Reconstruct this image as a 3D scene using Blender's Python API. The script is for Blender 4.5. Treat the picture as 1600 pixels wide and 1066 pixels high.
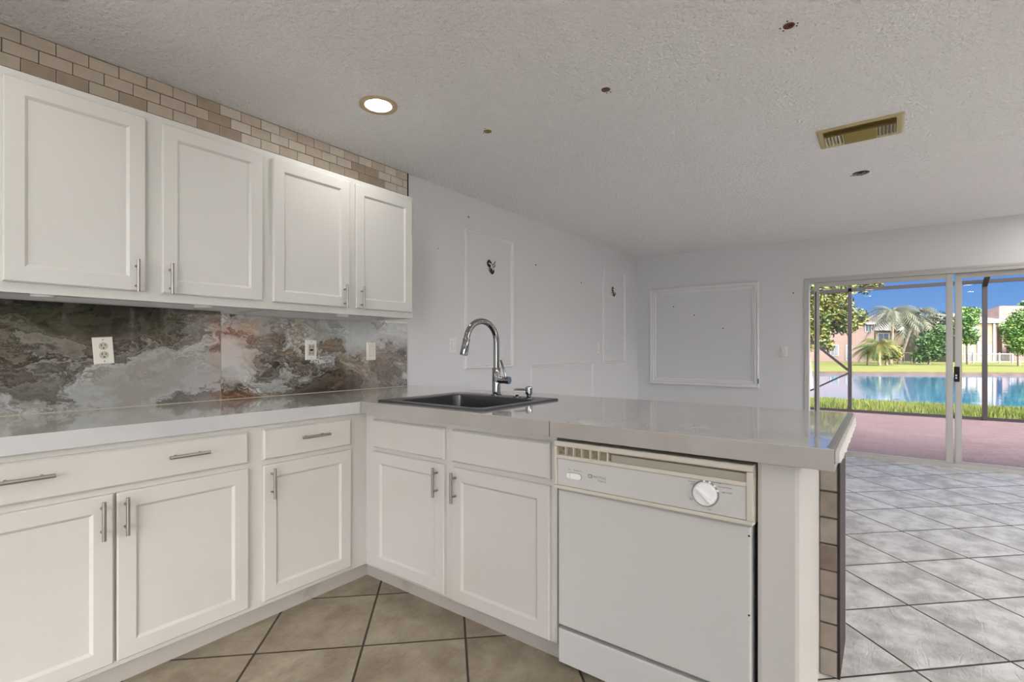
import bpy, bmesh, math, random
from mathutils import Vector, Matrix, noise as mnoise
PI = math.pi
for o in list(bpy.data.objects): bpy.data.objects.remove(o)
scn = bpy.context.scene
C = scn.collection

# ---------------------------------------------------------------- camera
F_PX = 774.99; CXP, CYP = 800.0, 546.735; TH = math.radians(36.919); CAMZ = 1.1692
cam_d = bpy.data.cameras.new('camera'); cam = bpy.data.objects.new('camera', cam_d); C.objects.link(cam)
cam_d.sensor_width = 36; cam_d.sensor_fit = 'HORIZONTAL'; cam_d.lens = F_PX * 36 / 1600
cam_d.shift_y = (CYP - 533) / 1600
cam_d.clip_start = .02; cam_d.clip_end = 500
cam.location = (0, 0, CAMZ); cam.rotation_euler = (PI / 2, 0, TH - PI / 2)
scn.camera = cam
# ---------------------------------------------------------------- colour management
scn.view_settings.view_transform = 'Standard'; scn.view_settings.look = 'None'
scn.view_settings.gamma = 1; scn.view_settings.use_curve_mapping = False
scn.view_settings.exposure = 0.0
# ---------------------------------------------------------------- sky
GLOW = 17.0
w = bpy.data.worlds.new('sky'); scn.world = w; w.use_nodes = True
nt = w.node_tree; nt.nodes.clear()
tc = nt.nodes.new('ShaderNodeTexCoord'); sp = nt.nodes.new('ShaderNodeSeparateXYZ')
rp = nt.nodes.new('ShaderNodeValToRGB'); bg = nt.nodes.new('ShaderNodeBackground'); wo = nt.nodes.new('ShaderNodeOutputWorld')
nt.links.new(tc.outputs['Generated'], sp.inputs[0]); nt.links.new(sp.outputs[2], rp.inputs[0])
cr = rp.color_ramp
cr.elements[0].position = 0; cr.elements[0].color = (.36, .50, .70, 1)
cr.elements[1].position = 1; cr.elements[1].color = (.05, .19, .58, 1)
e = cr.elements.new(.05); e.color = (.20, .40, .78, 1)
e = cr.elements.new(.16); e.color = (.055, .225, .70, 1)
mp = nt.nodes.new('ShaderNodeMapping'); mp.inputs['Scale'].default_value = (3, 3, 14)
nz = nt.nodes.new('ShaderNodeTexNoise'); nz.inputs['Scale'].default_value = 1.6; nz.inputs['Detail'].default_value = 5
r2 = nt.nodes.new('ShaderNodeValToRGB'); r2.color_ramp.elements[0].position = .60; r2.color_ramp.elements[1].position = .80
mx = nt.nodes.new('ShaderNodeMix'); mx.data_type = 'RGBA'
nt.links.new(tc.outputs['Generated'], mp.inputs[0]); nt.links.new(mp.outputs[0], nz.inputs[0])
nt.links.new(nz.outputs[0], r2.inputs[0]); nt.links.new(r2.outputs[0], mx.inputs[0])
nt.links.new(rp.outputs[0], mx.inputs[6]); mx.inputs[7].default_value = (.75, .8, .88, 1)
# bright patch of sky added on the garden side (-Y) to light the rooms
gd = nt.nodes.new('ShaderNodeVectorMath'); gd.operation = 'DOT_PRODUCT'; gd.inputs[1].default_value = Vector((-.30, -.80, .52)).normalized()
nt.links.new(tc.outputs['Generated'], gd.inputs[0])
gm = nt.nodes.new('ShaderNodeMapRange'); gm.interpolation_type = 'SMOOTHERSTEP'; gm.inputs[1].default_value = .40; gm.inputs[2].default_value = .96; gm.inputs[3].default_value = 0; gm.inputs[4].default_value = GLOW
nt.links.new(gd.outputs['Value'], gm.inputs[0])
gs = nt.nodes.new('ShaderNodeVectorMath'); gs.operation = 'SCALE'; gs.inputs[0].default_value = (1, .97, .93); nt.links.new(gm.outputs[0], gs.inputs['Scale'])
ga = nt.nodes.new('ShaderNodeVectorMath'); ga.operation = 'ADD'; nt.links.new(mx.outputs[2], ga.inputs[0]); nt.links.new(gs.outputs[0], ga.inputs[1])
nt.links.new(ga.outputs[0], bg.inputs[0]); bg.inputs[1].default_value = 1.0
nt.links.new(bg.outputs[0], wo.inputs[0])
# ---------------------------------------------------------------- sun
sd = bpy.data.lights.new('sun', 'SUN'); sun = bpy.data.objects.new('sun', sd); C.objects.link(sun)
sd.energy = 1.3; sd.angle = .01; sd.color = (1, .95, .86)
sdir = Vector((-.62, -.52, 1.0)).normalized()          # towards the sun
sun.rotation_euler = sdir.to_track_quat('Z', 'Y').to_euler()
sun.location = (0, -10, 20)
LAMP = 88.0                                           # radiance of the recessed lamps

# ================================================================ helpers
def N(t, ty): return t.nodes.new(ty)
def mat(name, col, rough=.5, metal=0, spec=.5, bump=None, var=None, emit=None, coat=0):
    """bump=(scale, strength, distance); var=(scale, colour2, amount_lo, amount_hi)"""
    m = bpy.data.materials.new(name); m.use_nodes = True; t = m.node_tree
    b = t.nodes['Principled BSDF']
    b.inputs['Base Color'].default_value = (*col, 1); b.inputs['Roughness'].default_value = rough
    b.inputs['Metallic'].default_value = metal; b.inputs['Specular IOR Level'].default_value = spec
    b.inputs['Coat Weight'].default_value = coat; b.inputs['Coat Roughness'].default_value = .08
    tcn = N(t, 'ShaderNodeTexCoord')
    if var:
        n = N(t, 'ShaderNodeTexNoise'); n.inputs['Scale'].default_value = var[0]; n.inputs['Detail'].default_value = 5
        t.links.new(tcn.outputs['Object'], n.inputs[0])
        r = N(t, 'ShaderNodeValToRGB'); r.color_ramp.elements[0].position = var[2]; r.color_ramp.elements[1].position = var[3]
        r.color_ramp.elements[0].color = (*col, 1); r.color_ramp.elements[1].color = (*var[1], 1)
        t.links.new(n.outputs[0], r.inputs[0]); t.links.new(r.outputs[0], b.inputs['Base Color'])
    if bump:
        n = N(t, 'ShaderNodeTexNoise'); n.inputs['Scale'].default_value = bump[0]; n.inputs['Detail'].default_value = 3
        t.links.new(tcn.outputs['Object'], n.inputs[0])
        bp = N(t, 'ShaderNodeBump'); bp.inputs['Strength'].default_value = bump[1]; bp.inputs['Distance'].default_value = bump[2]
        t.links.new(n.outputs[0], bp.inputs['Height']); t.links.new(bp.outputs[0], b.inputs['Normal'])
    if emit:
        b.inputs['Emission Color'].default_value = (*emit[0], 1); b.inputs['Emission Strength'].default_value = emit[1]
    return m

def mesh_obj(name, bm, m, parent=None, smooth=False, recalc=True):
    if recalc: bmesh.ops.recalc_face_normals(bm, faces=bm.faces)
    me = bpy.data.meshes.new(name); bm.to_mesh(me); bm.free()
    if smooth:
        for p in me.polygons: p.use_smooth = True
        me.set_sharp_from_angle(angle=math.radians(38))
    ms = m if isinstance(m, (list, tuple)) else [m]
    for q in ms: me.materials.append(q)
    o = bpy.data.objects.new(name, me); C.objects.link(o)
    if parent: o.parent = parent
    return o
def tag(o, label=None, cat=None, group=None, kind=None):
    if label: o['label'] = label
    if cat: o['category'] = cat
    if group: o['group'] = group
    if kind: o['kind'] = kind
    return o
def thing(name, label, cat, loc=(0, 0, 0), rz=0, group=None):
    o = bpy.data.objects.new(name, None); C.objects.link(o); o.empty_display_size = .1
    o.location = loc; o.rotation_euler = (0, 0, rz)
    return tag(o, label, cat, group)
def copy_tree(o, parent=None):
    c = o.copy(); C.objects.link(c); c.parent = parent
    for ch in list(o.children): copy_tree(ch, c)
    return c
def box(bm, x0, x1, y0, y1, z0, z1, bev=0, mi=0):
    vs = [bm.verts.new(p) for p in [(x0, y0, z0), (x1, y0, z0), (x1, y1, z0), (x0, y1, z0), (x0, y0, z1), (x1, y0, z1), (x1, y1, z1), (x0, y1, z1)]]
    fs = [bm.faces.new([vs[i] for i in f]) for f in [(0, 3, 2, 1), (4, 5, 6, 7), (0, 1, 5, 4), (1, 2, 6, 5), (2, 3, 7, 6), (3, 0, 4, 7)]]
    for f in fs: f.material_index = mi
    if bev:
        es = list({e for f in fs for e in f.edges})
        bmesh.ops.bevel(bm, geom=es, offset=bev, segments=2, profile=.6, affect='EDGES', clamp_overlap=True)
def boxes(name, lst, m, parent=None, bev=0):
    bm = bmesh.new()
    for b in lst: box(bm, *b, bev=bev)
    return mesh_obj(name, bm, m, parent, smooth=False)
def tube(bm, pts, rad, seg=16, cap=True, mi=0):
    """rad: number or list"""
    pts = [Vector(p) for p in pts]; n = len(pts)
    rads = rad if isinstance(rad, (list, tuple)) else [rad] * n
    rings = []; up = None
    for i, p in enumerate(pts):
        if i == 0: d = pts[1] - p
        elif i == n - 1: d = p - pts[i - 1]
        else: d = (pts[i + 1] - p).normalized() + (p - pts[i - 1]).normalized()
        if d.length < 1e-9: d = pts[min(i + 1, n - 1)] - pts[max(i - 2, 0)]
        d.normalize()
        if up is None:
            up = d.orthogonal().normalized()
        up = (up - d * up.dot(d)).normalized(); sd_ = d.cross(up)
        rings.append([bm.verts.new(p + (up * math.cos(2 * PI * k / seg) + sd_ * math.sin(2 * PI * k / seg)) * rads[i]) for k in range(seg)])
    for a, b in zip(rings, rings[1:]):
        for k in range(seg):
            f = bm.faces.new([a[k], a[(k + 1) % seg], b[(k + 1) % seg], b[k]]); f.material_index = mi
    if cap:
        bm.faces.new(rings[0]).material_index = mi; bm.faces.new(rings[-1]).material_index = mi
def lathe(bm, prof, c=(0, 0, 0), seg=32, axis='z', mi=0, capends=True):
    """prof: list of (r, h)"""
    def P(r, h, a):
        x, y = r * math.cos(a), r * math.sin(a)
        v = {'z': (x, y, h), 'y': (x, h, y), 'x': (h, x, y)}[axis]
        return Vector(v) + Vector(c)
    rings = []
    for r, h in prof:
        if r < 1e-6: rings.append([bm.verts.new(P(0, h, 0))])
        else: rings.append([bm.verts.new(P(r, h, 2 * PI * k / seg)) for k in range(seg)])
    for a, b in zip(rings, rings[1:]):
        for k in range(seg):
            k2 = (k + 1) % seg
            if len(a) == 1 and len(b) == 1: continue
            if len(a) == 1: f = bm.faces.new([a[0], b[k2], b[k]])
            elif len(b) == 1: f = bm.faces.new([a[k], a[k2], b[0]])
            else: f = bm.faces.new([a[k], a[k2], b[k2], b[k]])
            f.material_index = mi
    if capends:
        for r in (rings[0], rings[-1]):
            if len(r) > 1: bm.faces.new(r).material_index = mi
def rings_panel(bm, x0, x1, z0, z1, prof, back=True):
    """rectangular panel facing -y; prof = [(inset, y), ...] from the back edge to the middle"""
    rs = []
    for ins, y in prof:
        rs.append([bm.verts.new(p) for p in [(x0 + ins, y, z0 + ins), (x1 - ins, y, z0 + ins), (x1 - ins, y, z1 - ins), (x0 + ins, y, z1 - ins)]])
    for a, b in zip(rs, rs[1:]):
        for k in range(4): bm.faces.new([a[k], a[(k + 1) % 4], b[(k + 1) % 4], b[k]])
    bm.faces.new(rs[-1])
    if back: bm.faces.new(rs[0][::-1])
def grid_prism(bm, xs, ys, fill, z0, z1):
    nx, ny = len(xs) - 1, len(ys) - 1
    vt = {}
    def V(i, j, z):
        k = (i, j, z)
        if k not in vt: vt[k] = bm.verts.new((xs[i], ys[j], z))
        return vt[k]
    ok = lambda i, j: 0 <= i < nx and 0 <= j < ny and fill((xs[i] + xs[i + 1]) / 2, (ys[j] + ys[j + 1]) / 2)
    for i in range(nx):
        for j in range(ny):
            if not ok(i, j): continue
            bm.faces.new([V(i, j, z1), V(i + 1, j, z1), V(i + 1, j + 1, z1), V(i, j + 1, z1)])
            bm.faces.new([V(i, j + 1, z0), V(i + 1, j + 1, z0), V(i + 1, j, z0), V(i, j, z0)])
            for (a, b, di, dj) in [((i, j), (i + 1, j), 0, -1), ((i + 1, j), (i + 1, j + 1), 1, 0), ((i + 1, j + 1), (i, j + 1), 0, 1), ((i, j + 1), (i, j), -1, 0)]:
                if not ok(i + di, j + dj): bm.faces.new([V(*a, z0), V(*b, z0), V(*b, z1), V(*a, z1)])
def text_mesh(body, size, m, parent, loc, rot, name='lettering', align='CENTER', ext=.0002):
    cu = bpy.data.curves.new('t', 'FONT'); cu.body = body; cu.size = size; cu.extrude = ext; cu.align_x = align; cu.align_y = 'CENTER'
    t = bpy.data.objects.new('t', cu); C.objects.link(t)
    me = bpy.data.meshes.new_from_object(t.evaluated_get(bpy.context.evaluated_depsgraph_get()))
    bpy.data.objects.remove(t)
    me.materials.clear(); me.materials.append(m)
    o = bpy.data.objects.new(name, me); C.objects.link(o); o.parent = parent; o.location = loc; o.rotation_euler = rot
    return o

# ================================================================ materials
M = {}
M['wall'] = mat('painted_wall', (.70, .70, .725), .55, bump=(55, .12, .004))
M['wallfar'] = M['wall']
M['ceil'] = mat('textured_ceiling', (.90, .90, .905), .8, bump=(58, 1.0, .024))
M['trim'] = mat('moulding_paint', (.74, .74, .76), .4)
M['cab'] = mat('cabinet_paint', (.575, .560, .530), .38, bump=(60, .05, .002), var=(2.5, (.545, .525, .485), .5, .75))
M['cabup'] = mat('upper_cabinet_paint', (.645, .64, .62), .38, bump=(60, .04, .002))
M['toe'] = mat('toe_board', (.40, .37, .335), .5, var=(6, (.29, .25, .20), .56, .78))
M['nickel'] = mat('brushed_nickel', (.36, .345, .325), .34, 1)
M['chrome'] = mat('dark_chrome', (.30, .30, .31), .08, 1)
M['sink'] = mat('gunmetal_steel', (.10, .10, .105), .28, .85)
M['dw'] = mat('dishwasher_enamel', (.575, .570, .552), .22)
M['dwy'] = mat('yellowed_plastic', (.60, .565, .495), .35)
M['dwslot'] = mat('grubby_slot', (.30, .25, .17), .5, var=(60, (.16, .09, .02), .5, .7))
M['dwgrey'] = mat('printing_grey', (.22, .22, .22), .5)
M['black'] = mat('black_gap', (.006, .005, .005), .7)
M['plate'] = mat('wall_plate', (.80, .80, .78), .3)
M['almond'] = mat('almond_plastic', (.55, .50, .40), .35)
M['platew'] = mat('warm_wall_plate', (.80, .78, .72), .3)
M['alu'] = mat('white_aluminium', (.52, .51, .49), .4)
M['bronze'] = mat('bronze_aluminium', (.028, .021, .023), .45)
M['vent'] = mat('tarnished_brass', (.33, .26, .09), .42, .55)
M['ventl'] = mat('vent_slat_cream', (.68, .62, .46), .4)
M['rust'] = mat('rusty_box', (.17, .05, .035), .5, .4)
M['wire'] = mat('dark_wire', (.01, .01, .01), .4)
M['darkwood'] = mat('dark_raw_edge', (.022, .008, .008), .5, var=(30, (.008, .004, .005), .45, .6))
M['grout'] = mat('brown_grout', (.13, .10, .08), .9)
M['lens'] = mat('lamp_lens', (1, 1, 1), .4, emit=((1, .96, .90), LAMP))
M['lampring'] = mat('lamp_trim_gold', (.50, .39, .25), .6, 0)
M['puck'] = mat('puck_light', (.85, .85, .86), .3)
M['white'] = mat('white_plastic', (.85, .85, .85), .4)
M['edge'] = mat('edge_tile_grey', (.42, .395, .37), .3, bump=(8, .1, .004), var=(5, (.36, .335, .31), .4, .7))
M['edgew'] = mat('edge_tile_pale', (.54, .54, .545), .3, var=(5, (.47, .48, .49), .4, .7))
M['broken'] = mat('broken_tile', (.66, .64, .62), .5, bump=(60, .6, .01))

# counter: polished pale stone tile
def counter_mat():
    m = mat('polished_stone', (.5, .5, .5), .10, spec=.8); t = m.node_tree; b = t.nodes['Principled BSDF']
    tcn = N(t, 'ShaderNodeTexCoord'); n = N(t, 'ShaderNodeTexNoise'); n.inputs['Scale'].default_value = 3; n.inputs['Detail'].default_value = 8; n.inputs['Distortion'].default_value = 1.2
    t.links.new(tcn.outputs['Object'], n.inputs[0]); r = N(t, 'ShaderNodeValToRGB')
    r.color_ramp.elements[0].position = .3; r.color_ramp.elements[0].color = (.40, .39, .375, 1)
    r.color_ramp.elements[1].position = .62; r.color_ramp.elements[1].color = (.56, .555, .545, 1)
    t.links.new(n.outputs[0], r.inputs[0]); t.links.new(r.outputs[0], b.inputs['Base Color'])
    b.inputs['Coat Weight'].default_value = .6; b.inputs['Coat Roughness'].default_value = .03
    return m
M['counter'] = counter_mat()

def onyx(name, seed, stops, vein=.6, warm=.4, scale=2.0, tilt=0.0):
    m = bpy.data.materials.new(name); m.use_nodes = True; t = m.node_tree; b = t.nodes['Principled BSDF']
    b.inputs['Roughness'].default_value = .06; b.inputs['Coat Weight'].default_value = .7; b.inputs['Coat Roughness'].default_value = .02
    tcn = N(t, 'ShaderNodeTexCoord'); mpn = N(t, 'ShaderNodeMapping'); mpn.inputs['Location'].default_value = seed; mpn.inputs['Rotation'].default_value = (0, .25, 0)
    mpn.inputs['Scale'].default_value = (1, 1, 1.5)
    t.links.new(tcn.outputs['Object'], mpn.inputs[0])
    w1 = N(t, 'ShaderNodeTexNoise'); w1.inputs['Scale'].default_value = 3.2; w1.inputs['Detail'].default_value = 6; w1.inputs['Roughness'].default_value = .6
    t.links.new(mpn.outputs[0], w1.inputs[0])
    ma = N(t, 'ShaderNodeVectorMath'); ma.operation = 'MULTIPLY_ADD'; ma.inputs[1].default_value = (.55, .55, .55)
    t.links.new(w1.outputs['Color'], ma.inputs[0]); t.links.new(mpn.outputs[0], ma.inputs[2])
    n = N(t, 'ShaderNodeTexNoise'); n.inputs['Scale'].default_value = scale; n.inputs['Detail'].default_value = 7; n.inputs['Roughness'].default_value = .52
    t.links.new(ma.outputs[0], n.inputs[0])
    sz = N(t, 'ShaderNodeSeparateXYZ'); t.links.new(tcn.outputs['Object'], sz.inputs[0])
    tz = N(t, 'ShaderNodeMath'); tz.operation = 'MULTIPLY_ADD'; tz.inputs[1].default_value = tilt; tz.inputs[2].default_value = -.22 * tilt; t.links.new(sz.outputs[2], tz.inputs[0])
    hn = N(t, 'ShaderNodeTexNoise'); hn.inputs['Scale'].default_value = 26; hn.inputs['Detail'].default_value = 6; hn.inputs['Distortion'].default_value = .8; t.links.new(ma.outputs[0], hn.inputs[0])
    hm = N(t, 'ShaderNodeMath'); hm.operation = 'MULTIPLY_ADD'; hm.inputs[1].default_value = .11; hm.inputs[2].default_value = -.055; t.links.new(hn.outputs[0], hm.inputs[0])
    s1 = N(t, 'ShaderNodeMath'); s1.operation = 'ADD'; t.links.new(tz.outputs[0], s1.inputs[0]); t.links.new(hm.outputs[0], s1.inputs[1])
    nsum = N(t, 'ShaderNodeMath'); nsum.operation = 'ADD'; t.links.new(n.outputs[0], nsum.inputs[0]); t.links.new(s1.outputs[0], nsum.inputs[1])
    r = N(t, 'ShaderNodeValToRGB'); el = r.color_ramp.elements
    el[0].position = stops[0][0]; el[0].color = (*stops[0][1], 1); el[1].position = stops[-1][0]; el[1].color = (*stops[-1][1], 1)
    for p, c in stops[1:-1]: q = el.new(p); q.color = (*c, 1)
    t.links.new(nsum.outputs[0], r.inputs[0])
    # fine contour bands like agate
    mu = N(t, 'ShaderNodeMath'); mu.operation = 'MULTIPLY'; mu.inputs[1].default_value = 130
    sn = N(t, 'ShaderNodeMath'); sn.operation = 'SINE'; t.links.new(n.outputs[0], mu.inputs[0]); t.links.new(mu.outputs[0], sn.inputs[0])
    nb = N(t, 'ShaderNodeTexNoise'); nb.inputs['Scale'].default_value = 2.3; nb.inputs['Detail'].default_value = 2
    t.links.new(mpn.outputs[0], nb.inputs[0])
    mr = N(t, 'ShaderNodeMapRange'); mr.inputs[1].default_value = .46; mr.inputs[2].default_value = .64; mr.inputs[3].default_value = .05; mr.inputs[4].default_value = vein
    t.links.new(nb.outputs[0], mr.inputs[0])
    mm = N(t, 'ShaderNodeMath'); mm.operation = 'MULTIPLY'; t.links.new(sn.outputs[0], mm.inputs[0]); t.links.new(mr.outputs[0], mm.inputs[1])
    ad = N(t, 'ShaderNodeMath'); ad.operation = 'MULTIPLY_ADD'; ad.inputs[1].default_value = .5; ad.inputs[2].default_value = 1.0
    t.links.new(mm.outputs[0], ad.inputs[0])
    sc = N(t, 'ShaderNodeVectorMath'); sc.operation = 'SCALE'; t.links.new(r.outputs[0], sc.inputs[0]); t.links.new(ad.outputs[0], sc.inputs['Scale'])
    # warm gold clouds
    nw = N(t, 'ShaderNodeTexNoise'); nw.inputs['Scale'].default_value = 2.1; nw.inputs['Detail'].default_value = 9; nw.inputs['Roughness'].default_value = .68
    t.links.new(ma.outputs[0], nw.inputs[0])
    rw = N(t, 'ShaderNodeValToRGB'); rw.color_ramp.elements[0].position = .52; rw.color_ramp.elements[1].position = .68
    rw.color_ramp.elements[1].color = (warm, warm, warm, 1)
    t.links.new(nw.outputs['Fac'], rw.inputs[0])
    mxn = N(t, 'ShaderNodeMix'); mxn.data_type = 'RGBA'; t.links.new(rw.outputs[0], mxn.inputs[0]); t.links.new(sc.outputs[0], mxn.inputs[6])
    mxn.inputs[7].default_value = (.38, .275, .185, 1)
    t.links.new(mxn.outputs[2], b.inputs['Base Color'])
    return m
M['onyx1'] = onyx('onyx_dark', (3.1, 0, 1.7), [(.30, (.035, .028, .024)), (.40, (.10, .082, .07)), (.455, (.17, .145, .128)), (.475, (.06, .045, .038)), (.50, (.24, .22, .205)), (.56, (.13, .115, .105)), (.60, (.40, .40, .40)), (.70, (.30, .30, .30))], .9, .3, 2.1, -.42)
M['onyx2'] = onyx('onyx_light', (9.0, 0, 4.3), [(.26, (.05, .035, .028)), (.36, (.13, .10, .08)), (.39, (.04, .03, .026)), (.42, (.26, .23, .20)), (.44, (.08, .065, .055)), (.465, (.34, .33, .315)), (.55, (.52, .54, .55)), (.66, (.46, .47, .475)), (.69, (.24, .23, .22)), (.73, (.50, .51, .51))], 1.1, .7, 1.9, .75)

def floor_mat():
    m = bpy.data.materials.new('diagonal_floor_tile'); m.use_nodes = True; t = m.node_tree; b = t.nodes['Principled BSDF']
    tcn = N(t, 'ShaderNodeTexCoord'); s = N(t, 'ShaderNodeSeparateXYZ'); t.links.new(tcn.outputs['Object'], s.inputs[0])
    def mth(op, a, b_=None, c=None):
        n = N(t, 'ShaderNodeMath'); n.operation = op
        for k, v in enumerate((a, b_, c)):
            if v is None: continue
            if isinstance(v, (int, float)): n.inputs[k].default_value = v
            else: t.links.new(v, n.inputs[k])
        return n.outputs[0]
    h2 = 2 * .2892
    yy = mth('ADD', s.outputs[1], .088)
    xx = mth('ADD', s.outputs[0], -2.327); xx = mth('MULTIPLY_ADD', yy, -.024, xx)
    a = mth('DIVIDE', mth('ADD', xx, yy), h2); c = mth('DIVIDE', mth('SUBTRACT', xx, yy), h2)
    # small wobble so that tile edges are not perfectly straight
    def dist(v): return mth('ABSOLUTE', mth('SUBTRACT', mth('FRACT', mth('ADD', v, .5)), .5))
    g = mth('MINIMUM', dist(a), dist(c))
    gr = N(t, 'ShaderNodeMapRange'); gr.interpolation_type = 'SMOOTHSTEP'
    gr.inputs[1].default_value = .007; gr.inputs[2].default_value = .014; t.links.new(g, gr.inputs[0])
    cb = N(t, 'ShaderNodeCombineXYZ'); t.links.new(mth('FLOOR', a), cb.inputs[0]); t.links.new(mth('FLOOR', c), cb.inputs[1])
    wn = N(t, 'ShaderNodeTexWhiteNoise'); wn.noise_dimensions = '3D'; t.links.new(cb.outputs[0], wn.inputs[0])
    n = N(t, 'ShaderNodeTexNoise'); n.inputs['Scale'].default_value = 7; n.inputs['Detail'].default_value = 9; n.inputs['Roughness'].default_value = .65
    vm = N(t, 'ShaderNodeVectorMath'); vm.operation = 'MULTIPLY_ADD'; vm.inputs[1].default_value = (7, 7, 7)
    t.links.new(wn.outputs['Color'], vm.inputs[0]); t.links.new(tcn.outputs['Object'], vm.inputs[2]); t.links.new(vm.outputs[0], n.inputs[0])
    r = N(t, 'ShaderNodeValToRGB'); r.color_ramp.elements[0].position = .33; r.color_ramp.elements[0].color = (.20, .155, .105, 1)
    r.color_ramp.elements[1].position = .68; r.color_ramp.elements[1].color = (.38, .325, .245, 1)
    t.links.new(n.outputs[0], r.inputs[0])
    mx_ = N(t, 'ShaderNodeMix'); mx_.data_type = 'RGBA'; t.links.new(gr.outputs[0], mx_.inputs[0])
    # same tiles, paler grey past the half wall: window glare put into the colour
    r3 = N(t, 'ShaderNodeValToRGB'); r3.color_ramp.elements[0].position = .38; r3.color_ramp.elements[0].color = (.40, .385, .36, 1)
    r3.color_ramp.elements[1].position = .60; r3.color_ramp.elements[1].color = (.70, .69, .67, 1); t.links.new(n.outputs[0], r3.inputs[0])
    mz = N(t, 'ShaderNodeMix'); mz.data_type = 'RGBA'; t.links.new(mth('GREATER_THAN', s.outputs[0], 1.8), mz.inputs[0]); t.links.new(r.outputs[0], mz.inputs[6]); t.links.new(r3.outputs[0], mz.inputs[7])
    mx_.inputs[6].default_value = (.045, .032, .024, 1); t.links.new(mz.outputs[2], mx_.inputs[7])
    t.links.new(mx_.outputs[2], b.inputs['Base Color'])
    rr = N(t, 'ShaderNodeMapRange'); rr.inputs[3].default_value = .8; rr.inputs[4].default_value = .34; t.links.new(gr.outputs[0], rr.inputs[0]); t.links.new(rr.outputs[0], b.inputs['Roughness'])
    n2 = N(t, 'ShaderNodeTexNoise'); n2.inputs['Scale'].default_value = 6; n2.inputs['Detail'].default_value = 10; n2.inputs['Roughness'].default_value = .7; n2.inputs['Distortion'].default_value = 2.2
    mp2 = N(t, 'ShaderNodeMapping'); mp2.inputs['Rotation'].default_value = (0, 0, .6); mp2.inputs['Scale'].default_value = (1, 2.6, 1)
    t.links.new(vm.outputs[0], mp2.inputs[0]); t.links.new(mp2.outputs[0], n2.inputs[0])
    hs = mth('MULTIPLY_ADD', n2.outputs[0], 1.6, gr.outputs[0])
    bp = N(t, 'ShaderNodeBump'); bp.inputs['Strength'].default_value = .7; bp.inputs['Distance'].default_value = .007
    t.links.new(hs, bp.inputs['Height']); t.links.new(bp.outputs[0], b.inputs['Normal'])
    return m
M['floor'] = floor_mat()

def glass_mat(name, refl=1.0, tint=(1, 1, 1), haze=0.0):
    m = bpy.data.materials.new(name); m.use_nodes = True; t = m.node_tree; t.nodes.clear()
    o = N(t, 'ShaderNodeOutputMaterial'); tr = N(t, 'ShaderNodeBsdfTransparent'); gl = N(t, 'ShaderNodeBsdfGlossy'); gl.inputs['Roughness'].default_value = .01
    tr.inputs[0].default_value = (*tint, 1)
    fr = N(t, 'ShaderNodeFresnel'); fr.inputs[0].default_value = 1.25 * refl
    mx_ = N(t, 'ShaderNodeMixShader'); t.links.new(fr.outputs[0], mx_.inputs[0]); t.links.new(tr.outputs[0], mx_.inputs[1]); t.links.new(gl.outputs[0], mx_.inputs[2])
    out = mx_.outputs[0]
    if haze:
        df = N(t, 'ShaderNodeBsdfDiffuse'); df.inputs[0].default_value = (.8, .78, .74, 1)
        m2 = N(t, 'ShaderNodeMixShader'); m2.inputs[0].default_value = haze
        t.links.new(out, m2.inputs[1]); t.links.new(df.outputs[0], m2.inputs[2]); out = m2.outputs[0]
    t.links.new(out, o.inputs[0]); return m
M['glass'] = glass_mat('window_glass'); M['dusty'] = glass_mat('dusty_glass', haze=.02)

def shade_mat():
    m = bpy.data.materials.new('terracotta_cloth'); m.use_nodes = True; t = m.node_tree; t.nodes.clear()
    o = N(t, 'ShaderNodeOutputMaterial'); a = N(t, 'ShaderNodeBsdfTranslucent'); a.inputs[0].default_value = (.92, .60, .42, 1); d = N(t, 'ShaderNodeBsdfDiffuse'); d.inputs[0].default_value = (.85, .55, .38, 1)
    x = N(t, 'ShaderNodeMixShader'); x.inputs[0].default_value = .3; t.links.new(a.outputs[0], x.inputs[1]); t.links.new(d.outputs[0], x.inputs[2]); t.links.new(x.outputs[0], o.inputs[0]); return m
def two(name, c1, c2, sc, rough=.8, lo=.35, hi=.65, bump=None):
    return mat(name, c1, rough, var=(sc, c2, lo, hi), bump=bump)
M['paver'] = None
def paver_mat():
    m = bpy.data.materials.new('pink_pavers'); m.use_nodes = True; t = m.node_tree; b = t.nodes['Principled BSDF']; b.inputs['Roughness'].default_value = .75
    tcn = N(t, 'ShaderNodeTexCoord'); br = N(t, 'ShaderNodeTexBrick'); mpp = N(t, 'ShaderNodeMapping'); mpp.inputs['Rotation'].default_value = (0, 0, PI / 2); t.links.new(tcn.outputs['Object'], mpp.inputs[0]); t.links.new(mpp.outputs[0], br.inputs[0])
    br.inputs['Scale'].default_value = 1; br.inputs['Brick Width'].default_value = .22; br.inputs['Row Height'].default_value = .11; br.inputs['Mortar Size'].default_value = .006
    br.inputs['Color1'].default_value = (.130, .078, .075, 1); br.inputs['Color2'].default_value = (.160, .104, .100, 1); br.inputs['Mortar'].default_value = (.10, .064, .062, 1)
    t.links.new(br.outputs[0], b.inputs['Base Color']); return m
M['paver'] = paver_mat()
M['grass'] = two('lawn_green', (0.102, 0.128, 0.013), (0.153, 0.153, 0.017), .35, .95)
M['bank'] = two('bank_grass', (0.080, 0.120, 0.015), (0.160, 0.160, 0.025), 1.2, .95)
M['blade'] = two('grass_blade', (0.100, 0.160, 0.015), (0.210, 0.210, 0.050), 1.5, .8)
M['mud'] = two('shore_mud', (0.060, 0.037, 0.025), (0.100, 0.065, 0.045), 2, .9)
M['leaf_near'] = two('leaf_olive', (0.065, 0.095, 0.013), (0.250, 0.200, 0.030), 1.6, .6, .45, .72)
M['leaf_dark'] = two('leaf_deep_green', (0.026, 0.075, 0.015), (0.075, 0.150, 0.022), .8, .6)
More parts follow.
